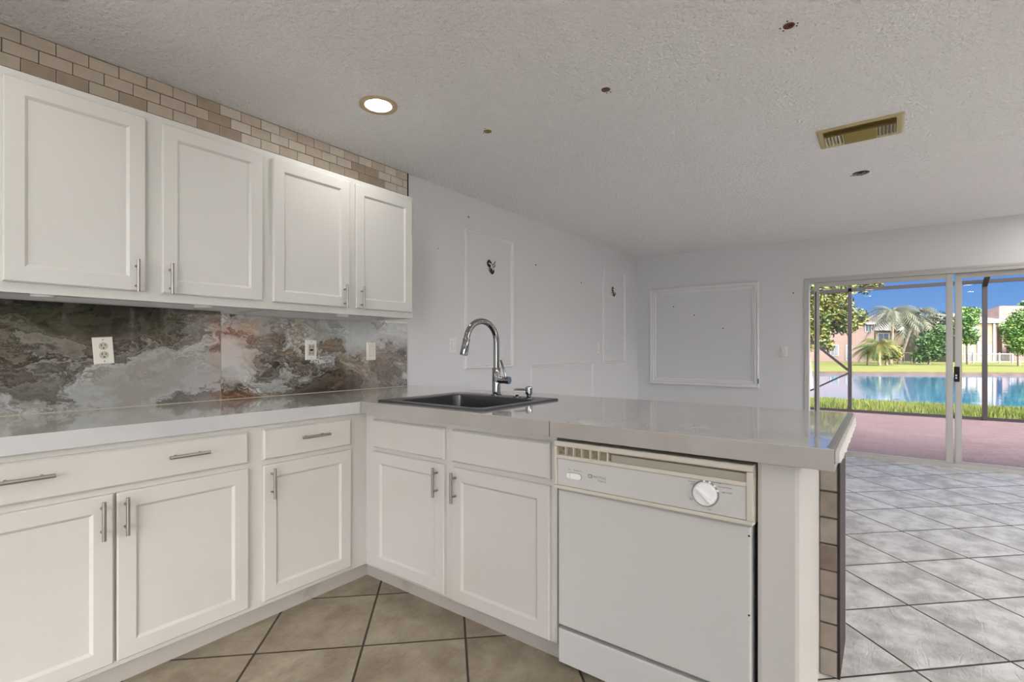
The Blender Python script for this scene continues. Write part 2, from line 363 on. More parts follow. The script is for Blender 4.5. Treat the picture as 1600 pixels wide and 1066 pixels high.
M['leaf_mid'] = two('leaf_mid_green', (0.045, 0.128, 0.022), (0.150, 0.240, 0.045), .8, .6)
M['leaf_grey'] = two('palm_frond_grey_green', (0.065, 0.080, 0.045), (0.140, 0.140, 0.085), 1, .6)
M['leaf_yel'] = two('leaf_yellow_green', (0.050, 0.085, 0.010), (0.260, 0.200, 0.030), 1, .6, .45, .62)
M['bark'] = two('bark', (.20, .15, .11), (.34, .28, .22), 4, .9)
M['pinkw'] = mat('pink_stucco', (0.203, 0.140, 0.122), .9); M['creamw'] = mat('cream_stucco', (0.238, 0.189, 0.119), .9)
M['rose'] = mat('rose_and_shadow_stucco', (0.147, 0.087, 0.077), .9); M['hwhite'] = mat('house_white', (0.280, 0.273, 0.262), .6)
M['roofg'] = two('grey_roof_tile', (0.165, 0.145, 0.140), (0.210, 0.185, 0.175), 1.5, .9); M['roofp'] = two('pink_roof_tile', (0.140, 0.091, 0.081), (0.182, 0.126, 0.108), 1.5, .9)
M['hglass'] = mat('house_glass', (.06, .08, .10), .15); M['terra'] = two('terracotta_stucco', (.62, .27, .13), (.72, .36, .19), 1.2, .9)
M['fencew'] = mat('white_fence', (0.280, 0.280, 0.280), .5); M['fenced'] = mat('dark_fence', (.10, .09, .08), .6)
def water_mat():
    m = mat('pond_water', (.02, .13, .27), .03, spec=.6); t = m.node_tree; b = t.nodes['Principled BSDF']  # blue of the reflected sky put into the base colour
    tcn = N(t, 'ShaderNodeTexCoord'); mp_ = N(t, 'ShaderNodeMapping'); mp_.inputs['Scale'].default_value = (1.2, .35, 1)
    n = N(t, 'ShaderNodeTexNoise'); n.inputs['Scale'].default_value = 1.6; n.inputs['Detail'].default_value = 3
    bp = N(t, 'ShaderNodeBump'); bp.inputs['Strength'].default_value = .05; bp.inputs['Distance'].default_value = .1
    t.links.new(tcn.outputs['Object'], mp_.inputs[0]); t.links.new(mp_.outputs[0], n.inputs[0]); t.links.new(n.outputs[0], bp.inputs['Height']); t.links.new(bp.outputs[0], b.inputs['Normal'])
    return m
M['water'] = water_mat()

# ================================================================ setting
YW = 2.7535; XF = 6.5817; XB = -2.6; YR = -3.6; HC = 2.44
def struct(name, lst, m, bev=0): return tag(boxes(name, lst, m, bev=bev), kind='structure')
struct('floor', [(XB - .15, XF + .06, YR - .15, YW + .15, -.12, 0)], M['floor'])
struct('ceiling', [(XB - .15, XF + .5, YR - .4, YW + .15, HC, HC + .25)], M['ceil'])
wl = struct('wall_left', [(XB - .15, XF + .15, YW, YW + .15, 0, HC)], M['wall'])
DY0, DY1, DZ = -1.76, .731, 1.978
struct('wall_far', [(XF, XF + .15, DY1, YW, 0, HC), (XF, XF + .15, DY0, DY1, DZ, HC), (XF, XF + .15, YR, DY0, 0, HC)], M['wall'])
# right wall: small window, and wide unseen ones added to let in light
W1 = (3.62, 4.42, .86, 1.70); W2 = (-2.0, .6, .8, 2.15)
W4 = (1.0, 3.35, .12, 2.3); W5 = (4.7, 6.40, .12, 2.3)
def holed_y(name, wins):
    l = []; x = XB - .15
    for (a, b, c, d) in sorted(wins):
        l.append((x, a, YR - .15, YR, 0, HC)); l.append((a, b, YR - .15, YR, 0, c)); l.append((a, b, YR - .15, YR, d, HC)); x = b
    l.append((x, XF + .15, YR - .15, YR, 0, HC)); return struct(name, l, M['wall'])
holed_y('wall_right', [W1, W2, W4, W5])
W3 = (-1.8, 1.6, .0, 2.2)
struct('wall_back', [(XB - .15, XB, YR, W3[0], 0, HC), (XB - .15, XB, W3[0], W3[1], W3[3], HC), (XB - .15, XB, W3[1], YW, 0, HC)], M['wall'])
def window_y(name, x0, x1, z0, z1, y, nx):
    r = tag(bpy.data.objects.new(name, None), kind='structure'); C.objects.link(r); r.location = (0, 0, 0)
    t = .04; l = [(x0, x1, y - .1, y - .04, z0, z0 + t), (x0, x1, y - .1, y - .04, z1 - t, z1), (x0, x0 + t, y - .1, y - .04, z0 + t, z1 - t), (x1 - t, x1, y - .1, y - .04, z0 + t, z1 - t)]
    for i in range(1, nx): xx = x0 + (x1 - x0) * i / nx; l.append((xx - .015, xx + .015, y - .09, y - .05, z0 + t, z1 - t))
    l.append((x0 + t, x1 - t, y - .09, y - .05, z0 + (z1 - z0) * .48 - .015, z0 + (z1 - z0) * .48 + .015))
    boxes('window_frame', l, M['alu'], r); boxes('glass_pane', [(x0 + t, x1 - t, y - .073, y - .067, z0 + t, z1 - t)], M['glass'], r)
window_y('window_1', *W1, YR, 1); window_y('added_window_2', *W2, YR, 3); window_y('added_window_3', *W4, YR, 3); window_y('added_window_4', *W5, YR, 2)
bm = bmesh.new()  # curtain added to give the onyx its orange reflection
for k in range(9): box(bm, W1[0] + .01 + k * .086, W1[0] + .082 + k * .086, YR - .03 - .012 * (k % 2), YR - .024 - .012 * (k % 2), W1[2] + .02, W1[3])
curt = tag(mesh_obj('curtain', bm, shade_mat()), 'terracotta curtain added in the small right-hand window for its orange reflection in the onyx', 'curtain')
r = tag(bpy.data.objects.new('added_door_2', None), kind='structure'); C.objects.link(r)  # unseen glazed back door, added to bring in fill light
l = [(XB - .1, XB - .04, W3[0], W3[1], 2.15, 2.2)]; l2 = []
for k in range(5):
    y = W3[0] + (W3[1] - W3[0]) * k / 4; l.append((XB - .1, XB - .04, max(W3[0], y - .04), min(W3[1], y + .04), 0, 2.15))
    if k < 4: l2.append((XB - .073, XB - .067, y + .04, y + (W3[1] - W3[0]) / 4 - .04, 0.01, 2.15))
boxes('door_frame', l, M['alu'], r); boxes('glass_pane', l2, M['glass'], r)

# sliding glass door to the patio
r = tag(bpy.data.objects.new('door_1', None), kind='structure'); C.objects.link(r)
bm = bmesh.new()
box(bm, XF - .006, XF + .13, DY1 - .036, DY1, 0, DZ); box(bm, XF - .006, XF + .13, DY0, DY0 + .036, 0, DZ)
box(bm, XF - .006, XF + .13, DY0 + .036, DY1 - .036, DZ - .045, DZ)
box(bm, XF - .012, XF - .002, DY0, DY1 + .006, DZ - .012, DZ + .008); box(bm, XF - .012, XF - .002, DY1 - .006, DY1 + .008, 0, DZ + .008)
mesh_obj('door_frame', bm, M['alu'], r)
bm = bmesh.new()
box(bm, XF, XF + .13, DY0 + .036, DY1 - .036, 0.001, .012); box(bm, XF + .0, XF + .008, DY0 + .036, DY1 - .036, .012, .03); box(bm, XF + .05, XF + .056, DY0 + .036, DY1 - .036, .012, .03)
box(bm, XF + .10, XF + .108, DY0 + .036, DY1 - .036, .012, .03)
mesh_obj('door_track', bm, M['alu'], r)
def slider(y0, y1, xc, lab):
    bm = bmesh.new(); st = .052
    box(bm, xc - .014, xc + .014, y0, y0 + st, .014, DZ - .047, .002); box(bm, xc - .014, xc + .014, y1 - st, y1, .014, DZ - .047, .002)
    box(bm, xc - .013, xc + .013, y0 + st, y1 - st, .014, .050, .002); box(bm, xc - .013, xc + .013, y0 + st, y1 - st, DZ - .095, DZ - .047, .002)
    p = mesh_obj('door_panel', bm, M['alu'], r); return p
p1 = slider(-.545, .645, XF + .028, '')
boxes('glass_pane', [(XF + .025, XF + .031, -.545 + .052, .645 - .052, .050, DZ - .095)], M['dusty'], p1)
boxes('weather_strip', [(XF + .010, XF + .013, .622, .632, .10, 1.83)], M['black'], p1)
p2 = slider(-1.722, -.565, XF + .078, '')
boxes('glass_pane', [(XF + .075, XF + .081, -1.722 + .052, -.565 - .052, .050, DZ - .095)], M['glass'], p2)
bm = bmesh.new(); box(bm, XF + .052, XF + .064, -.598, -.555, .85, 1.0, .003)
la = mesh_obj('latch', bm, M['black'], p2); la['label'] = 'black door latch'
boxes('latch_button', [(XF + .047, XF + .053, -.578, -.566, .905, .92), (XF + .047, XF + .053, -.578, -.566, .88, .895)], M['white'], la)

# picture-frame mouldings on the walls
def mould_y(name, x0, x1, z0, z1, wd=.032):
    bm = bmesh.new(); pr = [(0, 0), (0, -.010), (.008, -.017), (.016, -.009), (.024, -.013), (wd, -.004), (wd, 0)]
    rs = []
    for ins, y in pr: rs.append([bm.verts.new(p) for p in [(x0 + ins, YW + y, z0 + ins), (x1 - ins, YW + y, z0 + ins), (x1 - ins, YW + y, z1 - ins), (x0 + ins, YW + y, z1 - ins)]])
    for a, b in zip(rs, rs[1:]):
        for k in range(4): bm.faces.new([a[k], a[(k + 1) % 4], b[(k + 1) % 4], b[k]])
    return tag(mesh_obj(name, bm, M['trim']), kind='structure')
mould_y('trim_1', 3.011, 3.675, 1.010, 2.169); mould_y('trim_2', 5.497, 6.149, 1.0, 2.18); mould_y('trim_3', 3.944, 5.248, .30, 1.022)
def mould_x(name, y0, y1, z0, z1):
    bm = bmesh.new(); pr = [(0, 0), (0, -.022), (.012, -.03), (.03, -.022), (.045, -.026), (.055, -.014), (.075, -.012), (.085, -.004), (.085, 0)]
    rs = []
    for ins, x in pr: rs.append([bm.verts.new(p) for p in [(XF + x, y0 + ins, z0 + ins), (XF + x, y1 - ins, z0 + ins), (XF + x, y1 - ins, z1 - ins), (XF + x, y0 + ins, z1 - ins)]])
    for a, b in zip(rs, rs[1:]):
        for k in range(4): bm.faces.new([a[k], a[(k + 1) % 4], b[(k + 1) % 4], b[k]])
    return tag(mesh_obj(name, bm, M['trim']), kind='structure')
t4 = mould_x('trim_4', 1.213, 2.572, .705, 1.997)
boxes('chipped_corner', [(XF - .031, XF - .026, 1.213, 1.222, .76, .82)], M['black'], t4)
def nail_y(x, z, r=.006):
    bm = bmesh.new(); lathe(bm, [(r, YW - .0006), (r * .9, YW + .001)], (x, 0, z), 10, 'y'); return mesh_obj('nail_hole', bm, M['black'], wl)
for x, z, r_ in [(3.065, 2.269, .008), (4.054, 2.008, .009), (4.97, 1.93, .008), (2.72, 1.95, .004), (4.5, 1.945, .004)]: nail_y(x, z, r_)
wf = bpy.data.objects['wall_far']
for u_, z in [(2.25, 1.745), (1.98, 1.62), (1.625, 1.44), (.85, 1.83)]:
    bm = bmesh.new(); lathe(bm, [(.008, XF - .0006), (.007, XF + .001)], (0, u_, z), 10, 'x'); mesh_obj('nail_hole', bm, M['black'], wf)

# ================================================================ peninsula pony wall
PX0, PX1, PY0 = 2.10, 2.405, .128
pw = thing('half_wall', 'low half wall behind the peninsula cabinets, tumbled tile edge and dark raw end', 'half wall', (PX0, PY0, 0))
def rel(lst, o): return [(a - o.location.x, b - o.location.x, c - o.location.y, d - o.location.y, e_, f) for a, b, c, d, e_, f in lst]
boxes('wall_core', rel([(PX0 + .012, PX1, PY0 + .006, YW - .002, 0, .850)], pw), M['wall'], pw)
boxes('end_board', rel([(PX0 + .0, PX1, PY0 - .002, PY0 + .006, 0, .850)], pw), M['darkwood'], pw)
random.seed(3)
TILE = [mat('tumbled_tile_%s' % n, c, .7, bump=(40, .3, .004), var=(14, tuple(q * .86 for q in c), .35, .7)) for n, c in (('sand', (.61, .525, .43)), ('pale', (.70, .635, .55)), ('brown', (.44, .355, .275)))]
bm = bmesh.new()
for k in range(9):
    box(bm, 0, .011, .0065, .0595, .003 + k * .0945, .0945 + k * .0945 - .003, .0025, mi=(1, 0, 1, 0, 2, 1, 0, 1, 2)[k])
ET = [mat('shaded_edge_tile_%s' % n, c, .75, bump=(40, .3, .004), var=(14, tuple(q * .75 for q in c), .35, .7)) for n, c in (('sand', (.30, .25, .20)), ('pale', (.36, .31, .26)), ('brown', (.22, .17, .13)))]  # tumbled tile darkened: the shadow here is put into the colour
cl = mesh_obj('edge_tiles', bm, ET, pw)
boxes('grout_bed', [(.008, .012, .0062, .0605, 0, .85)], M['grout'], pw)
bm = bmesh.new()
for k in range(9): box(bm, PX1 - PX0, PX1 - PX0 + .010, -.002, .19, .003 + k * .0945, .0945 + k * .0945 - .003, .002, mi=(1, 0, 1, 1, 0, 1, 0, 1, 0)[k])
mesh_obj('back_tiles', bm, TILE, pw)

# ================================================================ cabinets
def handle(parent, x, z, L=.13, vert=True, off=.030):
    """bar pull on a door front (parent-local: x across, y out = negative, z up)"""
    bm = bmesh.new(); h = L / 2; s = L * .30
    if vert:
        tube(bm, [(x, -off, z - h), (x, -off, z + h)], .0062, 14)
        for q in (-s, s): tube(bm, [(x, 0, z + q), (x, -off, z + q)], .0048, 10)
    else:
        tube(bm, [(x - h, -off, z), (x + h, -off, z)], .0062, 14)
        for q in (-s, s): tube(bm, [(x + q, 0, z), (x + q, -off, z)], .0048, 10)
    return mesh_obj('handle', bm, M['nickel'], parent, smooth=True)
DOORP = [(0, .019), (0, .004), (.004, 0), (.054, 0), (.056, .0015), (.064, .009)]
DRAWP = [(0, .019), (0, .007), (.007, 0)]
def door(parent, x0, x1, z0, z1, m, hs=None, name='door', warp=0):
    bm = bmesh.new(); rings_panel(bm, x0, x1, z0, z1, DOORP); d = mesh_obj(name, bm, m, parent); d.location = (0, -.019, 0)
    if hs: handle(d, hs[0], hs[1])
    return d
def drawer(parent, x0, x1, z0, z1, m, hs=(), name='drawer'):
    bm = bmesh.new(); rings_panel(bm, x0, x1, z0, z1, DRAWP); d = mesh_obj(name, bm, m, parent); d.location = (0, -.019, 0)
    for h in hs: handle(d, h, (z0 + z1) / 2 + .012, .135, False)
    return d
YL = 2.118            # face frames of the run along the kitchen wall
XP = 1.578            # face frames of the peninsula
CT0, CT1 = .852, .9096

# -- base cabinets along the wall
def base_left(name, label, x0, x1):
    t = thing(name, label, 'cabinet', (x0, YL, 0)); wd = x1 - x0
    boxes('cabinet_body', [(0, wd, 0, .018, .078, .851), (0, wd, .018, YW - YL - .004, .084, .851)], M['cab'], t)
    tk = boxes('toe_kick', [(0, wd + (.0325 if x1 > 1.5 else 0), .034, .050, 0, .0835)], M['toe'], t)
    return t, tk
b0, _ = base_left('base_cabinet', 'white base cabinet at far left, only its edge near the picture border', -.86, .05)
door(b0, .03, .44, .10, .678, M['cab'], (.41, .60)); door(b0, .45, .87, .10, .678, M['cab'], (.48, .60)); drawer(b0, .03, .87, .70, .829, M['cab'], (.45,))
bpy.data.objects.remove  # (kept simple)
tag(b0, 'white double-door base cabinet left of the wide two-handle drawer, by the picture edge')
bA, _ = base_left('base_cabinet', 'white double-door base cabinet under one wide drawer front with two bar handles, at the left', .05, 1.016)
o = -.05
drawer(bA, .085 + o, .985 + o, .70, .829, M['cab'], (.315 + o, .760 + o))
door(bA, .085 + o, .536 + o, .10, .678, M['cab'], (.503 + o, .598)); door(bA, .545 + o, .985 + o, .10, .678, M['cab'], (.568 + o, .598))
bB, _ = base_left('base_cabinet', 'narrow white single-door base cabinet with one short drawer, left of the inside corner', 1.016, XP - .001)
o = -1.016
drawer(bB, 1.046 + o, 1.477 + o, .70, .829, M['cab'], (1.276 + o,))
door(bB, 1.046 + o, 1.477 + o, .10, .678, M['cab'], (1.080 + o, .600))

# -- peninsula cabinets (rotated: local x runs towards -Y)
def pen(name, label, cat, y0):
    return thing(name, label, cat, (XP, y0, 0), -PI / 2)
bC = pen('sink_cabinet', 'white double-door base cabinet with two blank drawer fronts under the black sink', 'cabinet', YL)
wd = YL - .975
boxes('cabinet_body', [(0, wd, 0, .018, .076, .851), (.0, wd, .018, .05, .084, .851), (.0, .02, .05, .515, .084, .851), (wd - .02, wd, .05, .515, .084, .851), (.02, wd - .02, .495, .515, .084, .851), (.02, wd - .02, .05, .495, .084, .10)], M['cab'], bC)
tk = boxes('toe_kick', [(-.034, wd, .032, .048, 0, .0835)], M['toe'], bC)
for yy in (1.93, 1.72, 1.50, 1.255, 1.05):
    bm = bmesh.new(); lathe(bm, [(.0055, .0305), (.0055, .034)], (YL - yy, 0, .058), 10, 'y'); mesh_obj('screw', bm, M['black'], tk)
o = YL
drawer(bC, o - 2.042, o - 1.547, .684, .824, M['cab']); drawer(bC, o - 1.500, o - .999, .684, .824, M['cab'])
door(bC, o - 2.042, o - 1.547, .092, .664, M['cab'], (o - 1.585, .586)); door(bC, o - 1.500, o - .999, .084, .660, M['cab'], (o - 1.474, .580))

# dishwasher
DW = pen('dishwasher', 'white built-in dishwasher with round dial and vented control strip, between sink cabinet and peninsula end', 'dishwasher', .968)
dw_w = .968 - .300
boxes('tub', [(.004, dw_w - .004, .035, .50, .03, .835)], M['black'], DW)
bm = bmesh.new(); rings_panel(bm, .008, dw_w - .008, .160, .658, [(0, .034), (0, -.013), (.005, -.018)]); mesh_obj('door', bm, M['dw'], DW)
bm = bmesh.new(); box(bm, .0, dw_w, -.034, -.016, .664, .677, .004); box(bm, .0, dw_w, -.034, -.012, .818, .838, .005)
box(bm, .0, .012, -.034, -.012, .677, .818, .003); box(bm, dw_w - .018, dw_w, -.034, -.012, .677, .818, .003); box(bm, .012, dw_w - .018, -.034, -.018, .775, .788, .002)
box(bm, .0, dw_w, -.016, .03, .664, .836)
cf = mesh_obj('control_frame', bm, M['dwy'], DW)
boxes('vent_slot', [(.012, dw_w - .018, -.0175, -.0155, .788, .818)], M['dwslot'], DW)
bm = bmesh.new(); box(bm, .225, dw_w - .018, -.027, -.017, .788, .812, .001); mesh_obj('slot_cover', bm, mat('slot_beige', (.36, .33, .275), .4), DW)
for k in range(6): boxes('vent_rib', [(.045 + k * .033, .049 + k * .033, -.032, -.017, .788, .818)], M['dwy'], DW)
bm = bmesh.new(); rings_panel(bm, .013, dw_w - .019, .678, .774, [(0, -.017), (0, -.029), (.001, -.030)]); cp = mesh_obj('control_panel', bm, M['dw'], DW)
bm = bmesh.new()                                       # rounded twin push-button
def stadium(bm, x0, x1, z0, z1, ya, yb, n=10):
    r_ = (z1 - z0) / 2; zc = (z0 + z1) / 2; pts = []
    for k in range(n + 1): a = -PI / 2 + PI * k / n; pts.append((x1 - r_ + r_ * math.cos(a), zc + r_ * math.sin(a)))
    for k in range(n + 1): a = PI / 2 + PI * k / n; pts.append((x0 + r_ + r_ * math.cos(a), zc + r_ * math.sin(a)))
    A = [bm.verts.new((x, ya, z)) for x, z in pts]; B = [bm.verts.new((x, yb, z)) for x, z in pts]; L = len(pts)
    for k in range(L): bm.faces.new([A[k], A[(k + 1) % L], B[(k + 1) % L], B[k]])
    bm.faces.new(A); bm.faces.new(B)
stadium(bm, .052, .113, .706, .730, -.0312, -.0298); mesh_obj('button_surround', bm, M['dwgrey'], DW)
bm = bmesh.new(); stadium(bm, .0535, .1115, .7075, .7285, -.0345, -.0298); bt = mesh_obj('push_button', bm, M['white'], DW)
boxes('button_split', [(.066, .0672, -.0348, -.0335, .708, .728)], M['dwgrey'], bt)
kx, kz = .968 - .433, .735
bm = bmesh.new(); lathe(bm, [(.040, -.0299), (.040, -.0312), (.0345, -.0312)], (kx, 0, kz), 40, 'y', capends=False); mesh_obj('dial_ring', bm, mat('dial_grey', (.25, .25, .24), .4), DW)
bm = bmesh.new(); lathe(bm, [(.0355, -.0299), (.0345, -.040), (.031, -.043), (0, -.044)], (kx, 0, kz), 40, 'y', capends=False); kn = mesh_obj('dial', bm, M['white'], DW, smooth=True)
bm = bmesh.new(); box(bm, -.031, .031, -.055, -.040, -.006, .006, .004)
bmesh.ops.rotate(bm, verts=bm.verts, cent=(0, 0, 0), matrix=Matrix.Rotation(math.radians(42), 3, 'Y')); bmesh.ops.translate(bm, verts=bm.verts, vec=(kx, 0, kz)); mesh_obj('dial_grip', bm, M['white'], kn)
bm = bmesh.new()
for a in (95, 70, 45, 22):
    lathe(bm, [(.0035, -.0308), (.0035, -.0316)], (kx + .0385 * math.cos(math.radians(a)), 0, kz + .0385 * math.sin(math.radians(a))), 10, 'y')
mesh_obj('dial_marks', bm, M['white'], DW)
TR = (PI / 2, 0, 0)
boxes('logo_square', [(.139, .1535, -.0306, -.0298, .7215, .7345)], M['dwgrey'], DW); boxes('logo_inset', [(.1425, .150, -.0310, -.0305, .7245, .7315)], M['dw'], DW)
text_mesh('MAYTAG', .0125, M['dwgrey'], DW, (.1565, -.0303, .7275), TR, align='LEFT'); text_mesh('Performa', .0085, M['dwgrey'], DW, (.176, -.0303, .7165), TR, align='LEFT')
for s_, x, z, al in [('Heavy Wash', kx + .012, .7765 - .004, 'LEFT'), ('Normal Wash', kx + .036, .7625, 'LEFT'), ('Light Wash', kx + .045, .7475, 'LEFT'), ('Rinse & Hold', kx - .014, .7655, 'RIGHT'), ('Off', kx - .002, .7775 - .001, 'CENTER'), ('Off', kx - .034, .7575, 'RIGHT'), ('Dry', kx - .036, .711, 'RIGHT'), ('Off', kx + .012, .688, 'CENTER'), ('Air', .064, .740, 'CENTER'), ('Heated Dry', .096, .740, 'CENTER')]:
    text_mesh(s_, .0068, M['dwgrey'], DW, (x, -.0303, z), TR, align=al)
bm = bmesh.new(); rings_panel(bm, .008, dw_w - .008, .022, .146, [(0, .034), (0, -.013), (.004, -.018)]); mesh_obj('access_panel', bm, M['dw'], DW)
boxes('toe_plate', [(.055, dw_w - .02, .028, .033, 0, .03)], M['dw'], DW)
for z in (.63, .40):
    bm = bmesh.new(); lathe(bm, [(.003, -.0185), (.003, -.017)], (dw_w - .014, 0, z), 8, 'y'); mesh_obj('screw', bm, M['black'], DW)

# end filler + side panel
EP = pen('end_panel', 'white peninsula end panel and wide filler strip, right of the dishwasher', 'panel', .297)
ew = .297 - .189
bm = bmesh.new(); rings_panel(bm, .003, ew, .0, .851, [(0, .02), (0, .0), (.010, -.004)]); mesh_obj('filler_strip', bm, M['cab'], EP)
boxes('side_panel', [(ew - .018, ew, .02, 2.10 - XP, 0, .851)], M['cab'], EP)

# -- upper cabinets
YU = 2.43
def upper(label, x0, x1, doors):
    t = thing('upper_cabinet', label, 'cabinet', (x0, YU, 1.370)); wd = x1 - x0; dp = YW - YU - .002
    boxes('cabinet_body', [(0, wd, 0, .019, 0, .778), (0, .016, .019, dp, 0, .778), (wd - .016, wd, .019, dp, 0, .778), (.016, wd - .016, .019, dp, .022, .778)], M['cabup'], t)
    for (a, b, hx) in doors:
        door(t, a - x0, b - x0, .037, .748, M['cabup'], (hx - x0, .097))
    return t
upper('white two-door wall cabinet at the left, above the double outlet', .262, 1.232, [(.310, .721, .688), (.780, 1.198, .806)])
upper('white two-door wall cabinet at the right, its end beside the bare painted wall', 1.232, 2.170, [(1.250, 1.688, 1.650), (1.730, 2.150, 1.762)])
upper('white wall cabinet cut off by the left picture edge, next to the tile border', -.70, .262, [(-.66, -.24, -.27), (-.19, .222, -.16)])
# puck lights
bm = bmesh.new(); lathe(bm, [(.036, 0), (.036, -.020), (.033, -.028), (0, -.029)], (0, 0, 0), 28, 'z'); 
pk = mesh_obj('puck_light', bm, M['puck'], smooth=True)
for i, (x, y, l) in enumerate([(.425, 2.49, 'small white puck light under the left upper cabinet, above the double outlet'), (.975, 2.52, 'small white puck light under the cabinets, above the backsplash seam'), (1.735, 2.55, 'small white puck light under the right upper cabinet, nearest the painted wall')]):
    p = pk if i == 0 else pk.copy()
    if i: C.objects.link(p)
    p.location = (x, y, 1.3915); tag(p, l, 'light', 'puck lights under the upper cabinets')

# ================================================================ countertop
ct = thing('countertop', 'polished pale stone-tile countertop running along the wall and out over the peninsula', 'countertop', (0, 0, 0))
SX0, SX1, SY0, SY1 = 1.620, 2.075, 1.382, 1.947       # basin opening
bm = bmesh.new()
grid_prism(bm, [-.9, 1.532, SX0, SX1, 2.464], [.104, SY0, SY1, 2.096, YW - .001],
           lambda x, y: (y > 2.096 or x > 1.532) and not (SX0 < x < SX1 and SY0 < y < SY1), CT0, CT1)
mesh_obj('slab', bm, M['counter'], ct)
def edge(lst, m, name='edge_tile'):
    bm = bmesh.new()
    for l in lst: box(bm, *l, bev=.0015)
    return mesh_obj(name, bm, m, ct)
ea = edge([(-.9, 1.5285, 2.0945, 2.0965, CT0, CT1 - .0008)], M['edgew']); ea['label'] = 'pale grey edge tile'
edge([(1.5295, 1.5325, .981, 2.0935, CT0, CT1 - .0008)], M['edge'])
edge([(1.5295, 1.5325, .104, .977, CT0, CT1 - .0008)], M['edge'])
boxes('edge_joint', [(1.5310, 1.5322, .977, .981, CT0, CT1 - .001)], M['grout'], ct)
# end of the peninsula: pale tiles with broken lower corners
random.seed(5); bm = bmesh.new()
xs = [1.533, 1.80, 2.12, 2.464]
for a, b in zip(xs, xs[1:]):
    n = 9; top = []; bot = []
    for k in range(n + 1):
        x = a + .003 + (b - a - .006) * k / n
        top.append((x, CT1 - .006)); bot.append((x, CT0 + (.004 if k not in (0, 1, n) else 0) + random.uniform(0, .012) + (.016 if (a < 1.6 and k < 2) else 0)))
    for y in (.0935,):
        A = [bm.verts.new((x, y, z)) for x, z in top + bot[::-1]]; B = [bm.verts.new((x, y + .009, z)) for x, z in top + bot[::-1]]; L = len(A)
        bm.faces.new(A); bm.faces.new(B[::-1])
        for k in range(L): bm.faces.new([A[k], B[k], B[(k + 1) % L], A[(k + 1) % L]])
mesh_obj('chipped_end_tile', bm, M['broken'], ct)['label'] = 'pale chipped end tiles'
edge([(1.5295, 2.464, .1025, .1045, CT0 + .02, CT1 - .0006)], mat('brown_joint', (.20, .17, .15), .5), 'end_joint')
edge([(1.545, 2.464, .1045, .122, CT1 - .0004, CT1 + .0006)], mat('top_edge_strip', (.26, .25, .23), .35), 'end_strip')

# ================================================================ sink
sk = thing('sink', 'dark gunmetal drop-in kitchen sink in the peninsula countertop', 'sink', (1.9, 1.69, CT1))
def R4(x0, x1, y0, y1, rad, z, n=6):
    pts = []
    for cx, cy, a0 in [(x1 - rad, y1 - rad, 0), (x0 + rad, y1 - rad, 90), (x0 + rad, y0 + rad, 180), (x1 - rad, y0 + rad, 270)]:
        for k in range(n + 1):
            a = math.radians(a0 + 90 * k / n); pts.append((cx + rad * math.cos(a) - 1.9, cy + rad * math.sin(a) - 1.69, z))
    return pts
bm = bmesh.new()
rr_ = [R4(1.584, 2.190, 1.342, 2.037, .012, .0008), R4(1.584, 2.190, 1.342, 2.037, .012, .006), R4(1.588, 2.186, 1.346, 2.033, .010, .0085),
       R4(1.622, 2.068, 1.388, 1.940, .05, .0085), R4(1.628, 2.062, 1.394, 1.934, .05, .004), R4(1.636, 2.054, 1.402, 1.926, .055, -.17), R4(1.67, 2.03, 1.43, 1.90, .05, -.195)]
vs = [[bm.verts.new(p) for p in q] for q in rr_]
for a, b in zip(vs, vs[1:]):
    for k in range(len(a)): bm.faces.new([a[k], a[(k + 1) % len(a)], b[(k + 1) % len(a)], b[k]])
bm.faces.new(vs[-1])
mesh_obj('basin', bm, M['sink'], sk, smooth=True)
bm = bmesh.new(); lathe(bm, [(.045, -.1945), (.042, -.190), (.028, -.193), (.0, -.193)], (-.05, 0, 0), 24); mesh_obj('drain', bm, M['chrome'], sk, smooth=True)

# faucet
fc = thing('faucet', 'tall dark chrome pull-down gooseneck kitchen faucet behind the sink', 'faucet', (2.135, 1.712, CT1 + .0085))
bm = bmesh.new(); lathe(bm, [(.031, 0), (.031, .005), (.027, .009), (.0225, .010), (.0225, .150), (.021, .152), (.0168, .152)], seg=32)
mesh_obj('base_body', bm, M['chrome'], fc, smooth=True)
fdir = Vector((-.985, .12, 0)).normalized(); Rr = .108
pts = [Vector((0, 0, .14)), Vector((0, 0, .22)), Vector((0, 0, .296))]
for k in range(1, 19):
    a = PI * k / 18 * .95; pts.append(fdir * (Rr - Rr * math.cos(a)) + Vector((0, 0, .296 + Rr * math.sin(a))))
bm = bmesh.new(); tube(bm, pts, .0165, 20); mesh_obj('spout', bm, M['chrome'], fc, smooth=True)
e_ = pts[-1]; d_ = (pts[-1] - pts[-2]).normalized()
bm = bmesh.new(); tube(bm, [e_ - d_ * .002, e_ + d_ * .004, e_ + d_ * .006, e_ + d_ * .088, e_ + d_ * .092], [.0172, .0178, .0182, .0205, .0190], 24); mesh_obj('spray_head', bm, M['chrome'], fc, smooth=True)
bm = bmesh.new(); tube(bm, [e_ + d_ * .010, e_ + d_ * .0125], [.0192, .0193], 24); mesh_obj('seam_ring', bm, M['black'], fc, smooth=True)
hd = Vector((.10, -.99, 0)).normalized()
bm = bmesh.new(); tube(bm, [hd * .015 + Vector((0, 0, .085)), hd * .066 + Vector((0, 0, .085)), hd * .0665 + Vector((0, 0, .085)), hd * .086 + Vector((0, 0, .085))], [.019, .019, .021, .020], 24); mesh_obj('valve_barrel', bm, M['chrome'], fc, smooth=True)
hl = hd * .062 + Vector((0, 0, .102))
bm = bmesh.new(); tube(bm, [hl, hl + Vector((-.012, .024, .090)), hl + Vector((-.0125, .0245, .094))], [.0062, .0058, .0070], 12); mesh_obj('lever', bm, M['chrome'], fc, smooth=True)

